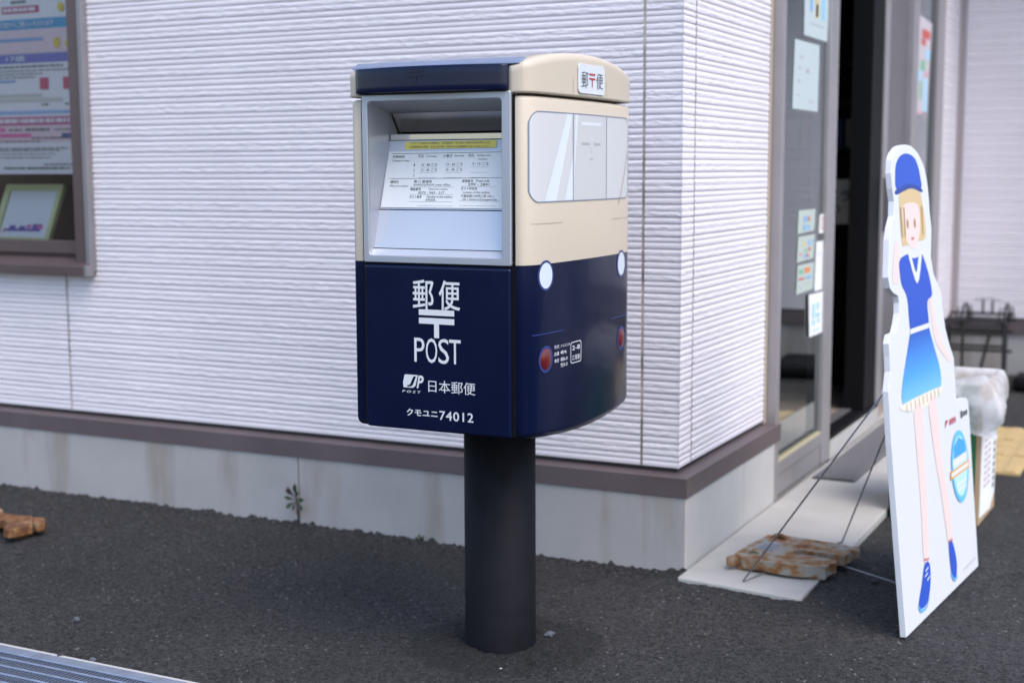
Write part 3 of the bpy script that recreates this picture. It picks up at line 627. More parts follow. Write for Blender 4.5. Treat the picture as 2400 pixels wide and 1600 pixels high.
# prints on the curved side
def band(poly_lo, poly_hi, ya, yb, h, g, n=24):
    ys = np.linspace(ya, yb, n); g.loft([[sidef(y, poly_lo(y), h) for y in ys], [sidef(y, poly_hi(y), h) for y in ys]], closed=False)
def line(g, y0, z0, y1, z1, t, h=0.0006, n=10):
    ys = np.linspace(y0, y1, n); f = lambda y: z0+(z1-z0)*((y-y0)/(y1-y0) if y1 != y0 else 0)
    g.loft([[sidef(y, f(y)-t/2, h) for y in ys], [sidef(y, f(y)+t/2, h) for y in ys]], closed=False)
def vline(g, y0, z0, y1, z1, t, h=0.0006):
    g.add([sidef(y0-t/2, z0, h), sidef(y0+t/2, z0, h), sidef(y1+t/2, z1, h), sidef(y1-t/2, z1, h)], [(0, 1, 2, 3)])
yA, yB, zA, zB = -0.9125, -0.4195, 0.992, 1.1675
def wl(y, e=0.0):
    r = 0.026
    for c, ed in ((yA+r, -1), (yB-r, 1)):
        if (y-c)*ed > 0: return zA+r-math.sqrt(max(0, r*r-(y-c)**2))+e
    return zA+e
def wh(y, e=0.0): return zA+zB-wl(y)-e
WP = G(); ys = np.concatenate([yA+0.026*(1-np.cos(np.linspace(0, math.pi/2, 9))), np.linspace(yA+0.03, yB-0.03, 40), yB-0.026*(1-np.cos(np.linspace(math.pi/2, 0, 9)))])
WP.loft([[sidef(y, wl(y), 0.0004) for y in ys], [sidef(y, wh(y), 0.0004) for y in ys]], closed=False)
WN = WP.obj('window_print', M['winprint'], MB, smooth=True, fix=False)
g = G(); band(lambda y: zA+0.001, lambda y: zB-0.001, -0.7425, -0.5695, 0.0006, g); g.obj('centre_panel', M['winprint3'], WN, fix=False)
g = G()
def slant(ya0, ya1, za, yb0, yb1, zb, n=14):
    R = []
    for t in np.linspace(0, 1, n): R.append([sidef(ya0+(yb0-ya0)*t, za+(zb-za)*t, 0.0008), sidef(ya1+(yb1-ya1)*t, za+(zb-za)*t, 0.0008)])
    g.loft(R, closed=False)
slant(-0.866, -0.818, 0.9935, -0.771, -0.746, 1.166); slant(-0.782, -0.7445, 0.9935, -0.7455, -0.7435, 1.08); slant(-0.7395, -0.7385, 1.04, -0.732, -0.720, 1.166)
band(lambda y: 1.1455, lambda y: 1.1520, -0.703, -0.602, 0.0008, g); g.obj('highlight_stripe', M['winprint2'], WN, fix=False)
g = G()
for a0, a1, b0, b1 in ((-0.703, -0.662, 1.1045, 1.1105), (-0.641, -0.604, 1.1045, 1.1105), (-0.6545, -0.6525, 1.088, 1.102), (-0.660, -0.645, 1.0740, 1.0785)): band(lambda y: b0, lambda y: b1, a0, a1, 0.0008, g, 4)
g.obj('seat_mark', flat('pale_grey_print', (0.38, 0.39, 0.38)), WN, fix=False)
g = G(); N = len(ys); t = 0.0022
for s in (0, 1):
    edge = [(y, wl(y) if s == 0 else wh(y)) for y in ys]
    R0, R1 = [], []
    for i, (a, b) in enumerate(edge):
        p = Vector(edge[max(i-1, 0)]); q = Vector(edge[min(i+1, N-1)]); d = (q-p).normalized(); nn2 = Vector((-d.y, d.x))*(t/2)
        R0.append(sidef(a-nn2.x, b-nn2.y, 0.0010)); R1.append(sidef(a+nn2.x, b+nn2.y, 0.0010))
    g.loft([R0, R1], closed=False)
vline(g, yA, zA+0.02, yA, zB-0.02, 0.003, 0.001); vline(g, yB, zA+0.02, yB, zB-0.02, 0.003, 0.001)
vline(g, -0.743, zA, -0.743, zB, 0.0032, 0.001); vline(g, -0.5692, zA, -0.5692, zB, 0.0032, 0.001)
g.obj('window_outline', M['outline'], WN, fix=False)
for q in ((-0.908, 0.9500, -0.790, 0.9500, 0.0016, 0.0006), (-0.530, 0.9490, -0.393, 0.9475, 0.0016, 0.0006)):
    g = G(); line(g, *q); g.obj('crease_line', M['creamline'], MB, fix=False)
g = G(); vline(g, -0.489, 0.980, -0.446, 1.052, 0.005, 0.0012); vline(g, -0.446, 1.052, -0.428, 1.09, 0.004, 0.0012); g.obj('wiper_print', M['creamline'], MB, fix=False)
for q in ((-0.906, 0.731, -0.786, 0.731, 0.0020, 0.0005), (-0.534, 0.730, -0.396, 0.729, 0.0020, 0.0005)):
    g = G(); line(g, *q); g.obj('crease_line', M['ringblue'], MB, fix=False)
def disc(name, cy, cz, r, m, parent, h, dome=0.0, rz=None):
    g = G(); R = []; rz = rz or r
    for k in range(7):
        q = k/6; R.append([sidef(cy+r*q*math.cos(t), cz+rz*q*math.sin(t), h+dome*(1-q*q)) for t in np.linspace(0, 2*math.pi, 32, endpoint=False)])
    g.loft(R); return g.obj(name, m, parent, smooth=True)
for cy in (-0.8600, -0.4690):
    h = disc('headlamp', cy, 0.8465, 0.0245, M['lampglow'], MB, 0.0012, 0.0, 0.0258); disc('lamp_ring', cy, 0.8467, 0.0305, M['ringblue'], h, 0.0008)
for cy in (-0.8600, -0.4660):
    h = disc('tail_lamp', cy, 0.6795, 0.0215, M['lamp_red'], MB, 0.0010, 0.0045); disc('lamp_ring', cy, 0.6795, 0.0272, M['ringblue'], h, 0.0008)
lt = G()
for s, a0, a1, b0, b1 in (('形式', -0.825, -0.805, 0.6955, 0.7030), ('クモユニ74', -0.799, -0.757, 0.6960, 0.7020), ('自重', -0.825, -0.805, 0.6815, 0.6890), ('48.4t', -0.799, -0.772, 0.6820, 0.6895),
                        ('換算', -0.825, -0.805, 0.6675, 0.6750), ('積6.0', -0.799, -0.768, 0.6675, 0.6755), ('空5.0', -0.799, -0.768, 0.6560, 0.6640), ('2-8', -0.746, -0.709, 0.6840, 0.6935), ('江見駅', -0.747, -0.708, 0.6630, 0.6735)):
    lt = G(); put(lt, s, sidef, a0, a1, b0, b1, 0.0006, 0.004); lt.obj('lettering', M['white'], MB, fix=False)
lt = G(); o_ = rrect(-0.7535, -0.7020, 0.657, 0.7015, 0.007, 4); i_ = rrect(-0.7515, -0.7040, 0.6585, 0.7, 0.006, 4)
lt.loft([[sidef(a, b, 0.0006) for a, b in o_], [sidef(a, b, 0.0006) for a, b in i_]])
lt.obj('lettering_frame', M['white'], MB, fix=False)
# sign plate on the cap
capf = lambda a, b, h: (sx(a)+0.0034+h, a, b)
g = G(); g.prism(rrect(-0.729, -0.5945, 1.2095, 1.2690, 0.010, 5), capf, 0, 0.0025); SP = g.obj('sign_plate', flat('sign_white', (0.62, 0.65, 0.70)), MB, bev=0.0006)
lt = G(); put(lt, '郵', capf, -0.7165, -0.6830, 1.2205, 1.2540, 0.0029, -0.006); put(lt, '便', capf, -0.6400, -0.6050, 1.2215, 1.2540, 0.0029, -0.006); lt.obj('lettering', M['inkgrey'], SP, fix=False)
lt = G()
for a0, a1, b0, b1 in ((-0.6775, -0.6465, 1.2480, 1.2515), (-0.6775, -0.6465, 1.2390, 1.2425), (-0.6632, -0.6600, 1.2235, 1.2392)): lt.sheet([(a0, b0), (a1, b0), (a1, b1), (a0, b1)], capf, 0.0029)
lt.obj('postal_mark', M['redink'], SP, fix=False)
for yy in (-0.749, -0.578):
    g = G(); g.add([capf(yy, 1.2085, 0.0002), capf(yy+0.0012, 1.2085, 0.0002), capf(yy+0.0012, 1.24, 0.0002), capf(yy, 1.24, 0.0002)], [(0, 1, 2, 3)]); g.obj('seam_line', flat('seam_shade', (0.40, 0.35, 0.30)), MB, fix=False)
# pole
g = G(); g.loft([[(MX+0.0795*math.cos(t), MY+0.0795*math.sin(t), z) for t in np.linspace(0, 2*math.pi, 64, endpoint=False)] for z in (-0.05, 0.56)], False, True)
o = g.obj('pole', M['pole'], MB, smooth=False); o.data.polygons.foreach_set('use_smooth', [len(p.vertices) == 4 for p in o.data.polygons])

# ------------------------------------------------------------------ cut-out standee with its wire stay
SP0 = Vector((0.6118, -0.246, 0)); SE = Vector((0.09, 0.9959, 0)); SV = Vector((-0.1041, 0.0094, 0.9945)); SN = SE.cross(SV).normalized()
stf = lambda a, b, h: tuple(SP0+SE*a+SV*b+SN*h)
ST = thing('standee', 'white cut-out display board printed with a figure in blue, leaning on a wire stay', 'display board', (0.64, 0.09, 0))
out = [(.286,1.117),(.325,1.115),(.359,1.107),(.385,1.098),(.404,1.086),(.423,1.072),(.436,1.058),(.447,1.037),(.453,1.01),(.454,.979),(.452,.957),(.458,.913),(.445,.872),(.434,.842),(.447,.8),(.475,.775),(.503,.750),(.508,.718),(.519,.657),(.545,.615),(.580,.574),(.577,.52),(.576,.462),(.605,.462),(.650,.460),(.675,.456),(.690,.446),(.694,.425),(.692,.38),(.684,.22),(.676,.004),(.006,.004),(.004,.22),(.004,.443),(.011,.563),(.036,.605),(.040,.640),(.040,.668),(.057,.687),(.098,.688),(.118,.706),(.136,.728),(.142,.752),(.138,.768),(.100,.778),(.080,.790),(.072,.815),(.085,.85),(.102,.9),(.12,.926),(.150,.952),(.160,.985),(.154,1.015),(.153,1.05),(.165,1.08),(.186,1.097),(.225,1.111),(.255,1.116)]
g = G(); g.prism(out, stf, -0.014, 0.0); g.obj('board', M['board'], ST, bev=0.0008)
n_lay = [0]
def pr_(poly, name, m, lift=None):
    n_lay[0] += 1
    if len(poly) > 4 and 'print' in name and 'badge' not in name: poly = catmull([poly[-1]]+poly+[poly[0], poly[1]], 4)[4:-5]
    return G().sheet(poly, stf, lift or 0.0004+0.00005*n_lay[0]).obj(name, m, ST, fix=False)
sk = flat('print_skin', (0.78, 0.60, 0.56)); bl = flat('print_blue', (0.02, 0.08, 0.48)); lb = flat('print_sky_blue', (0.10, 0.40, 0.80)); hr = flat('print_tan', (0.62, 0.46, 0.24)); db = flat('print_dark_blue', (0.015, 0.05, 0.28))
pr_([(.203,1.002),(.26,1.016),(.36,1.018),(.395,.969),(.405,.925),(.395,.890),(.33,.885),(.223,.880),(.195,.890)], 'hair_print', hr)
pr_([(.225,.972),(.345,.975),(.357,.93),(.335,.89),(.295,.868),(.245,.885),(.224,.92)], 'face_print', sk)
pr_([(.187,1.012),(.184,1.05),(.20,1.074),(.235,1.090),(.287,1.096),(.345,1.088),(.375,1.068),(.390,1.040),(.388,1.012),(.30,1.024)], 'cap_print', bl)
pr_([(.183,1.012),(.30,1.024),(.39,1.012),(.392,1.002),(.30,1.013),(.183,1.0)], 'cap_band_print', db)
pr_([(.150,.895),(.168,.883),(.170,.845),(.152,.801),(.111,.798),(.104,.812),(.125,.865)], 'arm_print', sk)
pr_([(.388,.745),(.412,.742),(.455,.65),(.525,.59),(.54,.566),(.490,.588),(.417,.638)], 'arm_print', sk)
pr_([(.163,.846),(.238,.859),(.27,.848),(.32,.848),(.355,.853),(.400,.803),(.418,.750),(.372,.735),(.367,.675),(.295,.668),(.215,.675),(.206,.757),(.168,.794)], 'jacket_print', bl)
rws = [(.680,.213,.366),(.655,.192,.380),(.63,.170,.397),(.60,.145,.418),(.57,.120,.438),(.54,.102,.448),(.512,.112,.437)]
bz = np.array([r[0] for r in rws])[::-1]; lf = np.array([r[1] for r in rws])[::-1]; rt = np.array([r[2] for r in rws])[::-1]
def fade():
    m = bpy.data.materials.new('print_fade_blue'); m.use_nodes = True; n = m.node_tree.nodes; l = m.node_tree.links; tc = n.new('ShaderNodeTexCoord'); sp = n.new('ShaderNodeSeparateXYZ'); r = n.new('ShaderNodeValToRGB'); mr = n.new('ShaderNodeMapRange')
    mr.inputs['From Min'].default_value = 0.505; mr.inputs['From Max'].default_value = 0.68; l.new(tc.outputs['Object'], sp.inputs[0]); l.new(sp.outputs[2], mr.inputs[0]); l.new(mr.outputs[0], r.inputs[0])
    e = r.color_ramp.elements; e[0].color = (0.20, 0.52, 0.82, 1); e[1].color = (0.018, 0.07, 0.44, 1); x = e.new(0.4); x.color = (0.07, 0.33, 0.76, 1)
    l.new(r.outputs[0], P(m).inputs['Base Color']); P(m).inputs['Roughness'].default_value = 0.5; return m
zs_ = np.linspace(.512, .68, 14); n_lay[0] += 1
G().sheet([(float(np.interp(z, bz, lf)), float(z)) for z in zs_]+[(float(np.interp(z, bz, rt)), float(z)) for z in zs_[::-1]], stf, 0.0004+0.00005*n_lay[0]).obj('skirt_print', fade(), ST, fix=False)
pr_([(.108,.520),(.44,.518),(.415,.500),(.28,.487),(.125,.502)], 'hem_print', flat('print_pale_hem', (0.75, 0.70, 0.60)))
pr_([(.195,.496),(.262,.490),(.247,.346),(.243,.241),(.221,.128),(.184,.136),(.193,.283),(.190,.42)], 'leg_print', sk)
pr_([(.318,.490),(.384,.490),(.397,.347),(.432,.239),(.440,.128),(.402,.130),(.372,.256),(.340,.358)], 'leg_print', sk)
pr_([(.187,.128),(.226,.122),(.228,.085),(.205,.048),(.172,.034),(.133,.036),(.116,.050),(.150,.086)], 'shoe_print', bl)
pr_([(.405,.130),(.440,.124),(.465,.072),(.457,.038),(.432,.034),(.408,.054)], 'shoe_print', bl)
pr_([(.238,.858),(.262,.851),(.293,.812),(.325,.850),(.352,.854),(.296,.785)], 'collar_print', M['white'])
pr_([(.210,.684),(.366,.684),(.367,.672),(.209,.672)], 'belt_print', M['white'])
for a_ in (.20, .225, .375): pr_([(a_, .97), (a_+.010, .97), (a_+.006, .90), (a_-.002, .90)], 'strand_print', flat('print_brown', (0.40, 0.27, 0.13)))
for a_ in (.252, .312): pr_(ellipse(a_, .930, .008, .011, 12), 'eye_print', flat('print_brown', (0.40, 0.27, 0.13)))
pr_([(.272,.897),(.298,.897),(.292,.891),(.278,.891)], 'mouth_print', flat('print_rose', (0.55, 0.18, 0.18)))
for k_ in range(9):
    a_ = .135+k_*.034; pr_([(a_, .518), (a_+.004, .518), (a_+.006, .497), (a_+.002, .497)], 'pleat_print', flat('print_tan', (0.62, 0.46, 0.24)))
for q_ in ([(.184,.142),(.222,.136),(.222,.131),(.185,.137)], [(.402,.136),(.440,.134),(.440,.129),(.402,.131)]): pr_(q_, 'sock_line_print', flat('print_rose', (0.55, 0.18, 0.18)))
pr_([(.116,.048),(.133,.034),(.172,.032),(.205,.046),(.200,.040),(.172,.026),(.130,.028),(.113,.042)], 'sole_print', lb)
pr_([(.408,.052),(.432,.032),(.457,.036),(.455,.029),(.430,.025),(.405,.046)], 'sole_print', lb)
for a_, b_ in ((.178,.098),(.186,.110),(.194,.086)): pr_([(a_, b_), (a_+.026, b_+.004), (a_+.026, b_+.008), (a_, b_+.004)], 'lace_print', M['white'])
pr_(ellipse(.560,.295,.083,.093), 'badge_print', flat('badge_blue', (0.12, 0.48, 0.82)))
pr_(ellipse(.560,.295,.068,.078), 'badge_print', flat('badge_pale', (0.45, 0.70, 0.88)))
pr_([(.500,.312),(.625,.312),(.615,.352),(.560,.370),(.510,.352)], 'badge_print', flat('badge_mid', (0.06, 0.33, 0.78)))
pr_([(.461,.276),(.648,.276),(.648,.297),(.461,.297)], 'ribbon_print', flat('ribbon_orange', (0.72, 0.33, 0.04)))
for a0, a1, b0, b1 in ((.49,.63,.303,.322), (.47,.64,.281,.292), (.515,.605,.248,.256), (.515,.605,.234,.242)): pr_([(a0,b0),(a1,b0),(a1,b1),(a0,b1)], 'badge_print', M['white'])
lt = G(); put(lt, 'JP', stf, .444, .474, .412, .429, 0.0012, 0.03, 0.2); put(lt, '郵便局', stf, .488, .553, .411, .427, 0.0012, 0.02); lt.obj('lettering', flat('print_crimson', (0.45, 0.02, 0.05)), ST, fix=False)
for a0, a1, b0, b1 in ((.602,.622,.412,.430), (.628,.640,.414,.426), (.645,.657,.414,.426), (.660,.672,.414,.426)): pr_([(a0,b0),(a1,b0),(a1,b1),(a0,b1)], 'logo_print', M['inkgrey'], 0.0012)
pr_([(.53,.031),(.65,.033),(.65,.036),(.53,.034)], 'credit_line_print', flat('print_light_grey', (0.5, 0.5, 0.52)))
g = G()
A1 = Vector(stf(.10, .575, -0.017)); A2 = Vector(stf(.20, .555, -0.017)); tip = Vector((0.169, -0.039, 0.0235))
g.tube([tip, A1, Vector(stf(.15, .60, -0.017)), A2, Vector((0.305, 0.446, 0.0235))], 0.0022, 8)
g.tube([tip+Vector((0, 0, 0)), (0.208, 0.085, 0.0235), (0.24, 0.19, 0.0235), (0.305, 0.446, 0.0235)], 0.0022, 8)
g.tube([(0.24, 0.19, 0.0235), (0.335, 0.222, 0.0235), (0.60, 0.118, 0.005)], 0.0022, 8)
g.obj('wire_stay', M['wire'], ST, smooth=True)

# ------------------------------------------------------------------ iron weights
def weight(name, outline, hole, z0, z1, m, label, loc, lugs=(), thick_blocks=(), nubs=()):
    t = thing(name, label, 'iron weight', loc, 'rusty iron weights')
    f = lambda a, b, h: (a, b, h); b = bmesh.new(); es = []
    for lp in ([outline, hole] if hole else [outline]):
        vs = [b.verts.new((x, y, z0)) for x, y in lp]; es += [b.edges.new((vs[i], vs[(i+1) % len(vs)])) for i in range(len(vs))]
    bmesh.ops.triangle_fill(b, use_beauty=True, edges=es)
    if hole:
        def inh(p):
            c = False
            for i in range(len(hole)):
                (xa, ya_), (xb, yb_) = hole[i-1], hole[i]
                if (ya_ > p.y) != (yb_ > p.y) and p.x < (xb-xa)*(p.y-ya_)/(yb_-ya_)+xa: c = not c
            return c
        bmesh.ops.delete(b, geom=[fc for fc in b.faces if inh(fc.calc_center_median())], context='FACES_ONLY')
    bmesh.ops.dissolve_limit(b, angle_limit=0.01, verts=b.verts, edges=[e for e in b.edges if not e.is_boundary])
    ex = bmesh.ops.extrude_face_region(b, geom=list(b.faces))
    for v in ex['geom']:
        if isinstance(v, bmesh.types.BMVert): v.co.z = z1
    bmesh.ops.recalc_face_normals(b, faces=b.faces)
    me = bpy.data.meshes.new('plate'); b.to_mesh(me); b.free()
    link('plate', me, m, t, bev=0.0035, seg=2)
    if hole:
        hcx = sum(h[0] for h in hole)/len(hole); hcy = sum(h[1] for h in hole)/len(hole); sh = [(hcx+(x-hcx)*0.985, hcy+(y-hcy)*0.985) for x, y in hole]; si = [(hcx+(x-hcx)*0.93, hcy+(y-hcy)*0.93) for x, y in hole]
        G().loft([[f(x, y, z0-0.001) for x, y in sh], [f(x, y, z1-0.001) for x, y in sh], [f(x, y, z1-0.002) for x, y in si], [f(x, y, z0-0.001) for x, y in si]]).obj('hole_lining', flat('worn_grey_paint', (0.40, 0.42, 0.45)), t)
    for a0, a1, b0, b1, h0, h1 in thick_blocks: G().box(a0, a1, b0, b1, h0, h1).obj('foot', m, t, bev=0.003)
    for poly, h0, h1 in nubs: G().prism(poly, f, h0, h1).obj('nub', m, t, bev=0.004)
    for (cx, cy, an) in lugs:
        pts = [(cx+0.020*math.cos(t_)*math.cos(an), cy+0.020*math.cos(t_)*math.sin(an), z1-0.006+0.015*math.sin(t_)) for t_ in np.linspace(0, math.pi, 9)]
        G().tube(pts, 0.0065, 8).obj('lug', m, t, smooth=True)
    return t
w_out = [(.107,.085),(.115,.179),(.133,.305),(.18,.319),(.343,.296),(.356,.288),(.380,.251),(.371,.185),(.252,.192),(.243,.183),(.242,.160),(.250,.153),(.361,.141),(.367,.117),(.351,.068),(.302,.041),(.259,.036),(.138,.056),(.124,.066)]
w_hole = [(.130,.150),(.134,.195),(.145,.242),(.178,.246),(.194,.225),(.190,.142),(.158,.136)][::-1]
weight('iron_weight', w_out, w_hole, 0.0285, 0.056, M['rust'], 'rusty grey iron weight plate lying on the concrete under the wire stay', (0.24, 0.17, 0.02), lugs=((0.150, 0.108, 0.25), (0.172, 0.278, 0.25)),
       thick_blocks=((.268, .352, .062, .12, 0.0205, 0.03), (.12, .16, .062, .10, 0.0205, 0.03), (.30, .36, .22, .28, 0.0205, 0.03), (.135, .18, .27, .31, 0.0205, 0.03)),
       nubs=(([(.094,.054),(.095,.068),(.112,.086),(.126,.068),(.118,.055),(.104,.040)], 0.030, 0.054), ([(.350,.285),(.384,.301),(.394,.264),(.376,.252)], 0.030, 0.054)))
w2 = [(-2.10,-.36),(-2.023,-.39),(-1.984,-.39),(-1.942,-.387),(-1.911,-.376),(-1.897,-.383),(-1.829,-.453),(-1.836,-.512),(-1.850,-.525),(-1.872,-.520),(-1.909,-.475),(-1.937,-.454),(-1.962,-.449),(-1.99,-.47),(-2.06,-.54),(-2.14,-.46)]
weight('iron_weight', w2, None, 0.014, 0.042, M['rust2'], 'orange rusty iron weight on the dark asphalt below the window', (-1.97, -0.44, 0),
       thick_blocks=((-1.93, -1.86, -.47, -.42, -0.004, 0.019), (-2.09, -2.02, -.46, -.40, -0.004, 0.019)),
       nubs=(([(-1.895,-.386),(-1.871,-.370),(-1.850,-.382),(-1.815,-.417),(-1.823,-.440),(-1.843,-.437)], 0.014, 0.040), ([(-2.06,-.395),(-2.02,-.385),(-2.0,-.40),(-2.03,-.43)], 0.041, 0.054), ([(-2.0,-.50),(-1.955,-.462),(-1.93,-.49),(-1.975,-.53)], 0.012, 0.042)))

# ------------------------------------------------------------------ drain grating, tactile paving, door grate
DG = thing('drain_grate', 'galvanised steel drain grating set in the asphalt at the lower left', 'drain grate', (-0.9, -1.3, 0))
G().box(-2.3, 1.6, -1.1715, -1.161, -0.05, 0.003).obj('mortar_edge', flat('mortar', (0.48, 0.46, 0.43)), DG, bev=0.002)
G().box(-2.3, 1.6, -1.200, -1.172, -0.04, 0.004).box(-2.3, 1.6, -1.505, -1.48, -0.04, 0.004).obj('frame', M['galv'], DG, bev=0.001)
bar_me = G().box(-0.0023, 0.0023, -1.479, -1.2015, -0.022, 0.0025).mesh('bar'); bar_me.materials.append(M['galvbar'])
for i in range(126): 
    o = bpy.data.objects.new('bar', bar_me); col.objects.link(o); o.parent = DG; o.matrix_parent_inverse = Matrix.Translation(-Vector(DG.location)); o.location = (-1.6+i*0.0105, 0, 0)
for yy in (-1.204, -1.232, -1.268, -1.304, -1.340, -1.40):
    g = G(); pts = []
    for k in range(330):
        x = -1.6+k*0.004; r = 0.003; a = k*0.9; pts.append((x, yy, 0.0028))
    g.tube(pts[::6], 0.0030, 6); g.obj('cross_rod', M['galv'], DG)
TP = thing('tactile_paving', 'yellow tactile paving tiles on the asphalt behind the cardboard box', 'tactile paving', (0.48, 2.1, 0))
tl = G(); tl.box(-0.148, 0.148, -0.148, 0.148, -0.03, 0.008)
for k in range(4):
    x = -0.1125+k*0.075; tl.prism([(x-0.0175, -0.135), (x+0.0175, -0.135), (x+0.0175, 0.135), (x-0.0175, 0.135)], lambda a, b, h: (a, b, h), 0.008, 0.013)
tile_me = tl.mesh('tile'); tile_me.materials.append(M['tile'])
for ix in range(2):
    for iy in range(3):
        o = bpy.data.objects.new('tile', tile_me); col.objects.link(o); o.parent = TP; o.matrix_parent_inverse = Matrix.Translation(-Vector(TP.location)); o.location = (0.486-ix*0.3, 1.79+iy*0.3, 0)
GR = thing('door_grate', 'grey ribbed drain grate on the concrete in front of the open doorway', 'door grate', (0.1, 1.9, 0.02))
G().box(0.022, 0.165, 1.21, 2.9, 0.0195, 0.0235).obj('base_plate', M['black'], GR)
slat_me = G().box(-0.0035, 0.0035, 1.212, 2.898, 0.0236, 0.0285).mesh('slat'); slat_me.materials.append(mat('dark_grate_steel', (0.24, 0.235, 0.245), 0.5, metal=0.3))
for i in range(11):
    o = bpy.data.objects.new('slat', slat_me); col.objects.link(o); o.parent = GR; o.matrix_parent_inverse = Matrix.Translation(-Vector(GR.location)); o.location = (0.0285+i*0.0131, 0, 0)

# ------------------------------------------------------------------ cardboard bin with clear bag, black rack
CB = thing('cardboard_bin', 'green and brown cardboard box with a white notice and a clear bag liner', 'bin', (0.45, 1.03, 0))
x0, x1, y0, y1, zt = 0.345, 0.606, 0.875, 1.16, 0.42
fr = lambda z: 0.03*(z/zt)
def wallq(a, b, name, m, t=0.004):
    (ax, ay), (bx, by) = a, b; d = Vector((bx-ax, by-ay, 0)).normalized(); n = Vector((d.y, -d.x, 0))*t
    g = G(); g.add([(ax, ay, 0), (bx, by, 0), (bx, by, zt), (ax, ay, zt), (ax-n.x, ay-n.y, 0), (bx-n.x, by-n.y, 0), (bx-n.x, by-n.y, zt), (ax-n.x, ay-n.y, zt)], [(0,1,2,3),(7,6,5,4),(0,4,5,1),(3,2,6,7),(0,3,7,4),(1,5,6,2)]); return g.obj(name, m, CB)
wallq((x0, y0), (x1-0.012, y0), 'front_wall', M['green']); wallq((x1, y0+0.002), (x1+0.008, y1), 'side_wall', M['card']); wallq((x1+0.008, y1), (x0, y1), 'back_wall', M['card']); wallq((x0, y1), (x0, y0), 'side_wall', M['card'])
wallq((x1-0.012, y0-0.001), (x1, y0), 'corner_edge', M['card'])
G().box(x0+0.005, x1-0.005, y0+0.005, y1-0.005, 0.002, 0.006).obj('bottom', M['card'], CB)
lbf = lambda a, b, h: (x1+0.008*(a-y0)/(y1-y0)+0.001+h, a, b)
nt_ = G().sheet([(y0+0.012, 0.02), (y0+0.2, 0.012), (y1-0.015, 0.05), (y1-0.012, 0.36), (y0+0.012, 0.36)], lbf, 0.0).obj('notice', M['paper'], CB, fix=False)
g = G()
for k in range(13):
    z = 0.335-k*0.022; g.sheet([(y1-0.062+random.uniform(-.004, .004), z), (y1-0.03, z), (y1-0.03, z+0.013), (y1-0.055, z+0.015)], lbf, 0.0004)
g.obj('marks', M['inkgrey'], nt_, fix=False)
g = G()
for k in range(9):
    z = 0.26-k*0.02
    for q in range(2): g.sheet([(y0+0.07+q*0.06, z), (y0+0.115+q*0.06, z), (y0+0.115+q*0.06, z+0.008), (y0+0.07+q*0.06, z+0.008)], lbf, 0.0004)
g.obj('marks', flat('pale_red_print', (0.55, 0.35, 0.38)), nt_, fix=False)
bag = G(); per = [(x0, y0), (x1, y0), (x1+0.008, y1), (x0, y1)]; NP = 96; rings = []
def perim(t):
    s = t*4; i = int(s) % 4; q = s-int(s); a = per[i]; b = per[(i+1) % 4]; return a[0]+(b[0]-a[0])*q, a[1]+(b[1]-a[1])*q
ccx, ccy = (x0+x1)/2, (y0+y1)/2
ph = RNG.uniform(0, 6.28, 12); am = RNG.uniform(0.3, 1, 12)
def wob(t, k): return sum(am[i]*math.sin(2*math.pi*(i+3)*t*1.0+ph[i]+k*(0.5+0.2*i)) for i in range(12))/6
prof_b = [(-0.012, 0.30, 0.006), (-0.008, 0.40, 0.003), (-0.003, 0.428, 0.001), (0.003, 0.434, 0.001), (0.016, 0.428, 0.004), (0.026, 0.405, 0.008), (0.030, 0.375, 0.010), (0.028, 0.345, 0.010), (0.016, 0.322, 0.010), (0.022, 0.300, 0.012)]
for k, (d, z, wv) in enumerate(prof_b):
    r = []
    for j in range(NP):
        t = j/NP; x, y = perim(t); ex, ey = x-ccx, y-ccy; L = math.hypot(ex, ey)
        corner = max(0, 1-abs(t-0.25)/0.10); boost = 1+1.6*corner*(d > 0.01)
        dd = d*boost+wob(t, k)*wv; zz = z+wob(t+0.3, k)*wv*1.2-(0.022*corner if d > 0.012 else 0)+(0.02*corner if 0.0 < d < 0.03 and z > 0.42 else 0)
        r.append((x+ex/L*dd*1.3, y+ey/L*dd*1.3, zz))
    rings.append(r)
bag.loft(rings); bag.obj('bag_liner', M['film'], CB, smooth=True)

RK = thing('wire_rack', 'black wire stand with looped arms beside the ribbed back wall', 'rack', (0.2, 3.75, 0))
yf_, yb_ = 3.6, 3.92; xl, xr = 0.02, 0.325
sd_ = []
for px_, py_ in ((xl+0.115, yf_), (xr, yf_), (xl, yb_), (xr-0.03, yb_)):
    G().tube([(px_, py_, 0), (px_, py_, 0.32)], 0.008, 8).obj('leg', M['rackblack'], RK)
G().tube([(0.205, yf_-0.02, 0), (0.255, yf_+0.02, 0.26)], 0.008, 8).obj('brace', M['rackblack'], RK)
for xx, nm in ((xl+0.10, 'arm'), (xr-0.01, 'arm')):
    g = G(); pts = [(xx+(0.0 if nm else 0), yf_+(yb_-yf_)*t, 0.30+0.095*math.sin(math.pi*t)) for t in np.linspace(0, 1, 14)]; g.tube(pts, 0.006, 8)
    for k in range(4): g.tube([(xx-0.03+0.02*k, yf_+0.06+0.05*k, 0.31), (xx-0.02+0.013*k, yf_+0.08+0.04*k, 0.385)], 0.004, 6)
    g.obj(nm, M['rackblack'], RK, smooth=True)
for z, y in ((0.325, yf_), (0.285, yf_), (0.262, yf_-0.005), (0.205, yf_), (0.330, yb_), (0.245, yb_), (0.145, yb_)):
    G().tube([(xl, y, z), (xr, y, z+0.002)], 0.0075, 8).obj('rail', M['rackblack'], RK)
for k in range(9):
    y = yf_+0.02+k*0.036; G().box(xl, xr, y-0.012, y+0.012, 0.300, 0.308).obj('slat', M['rackblack'], RK)
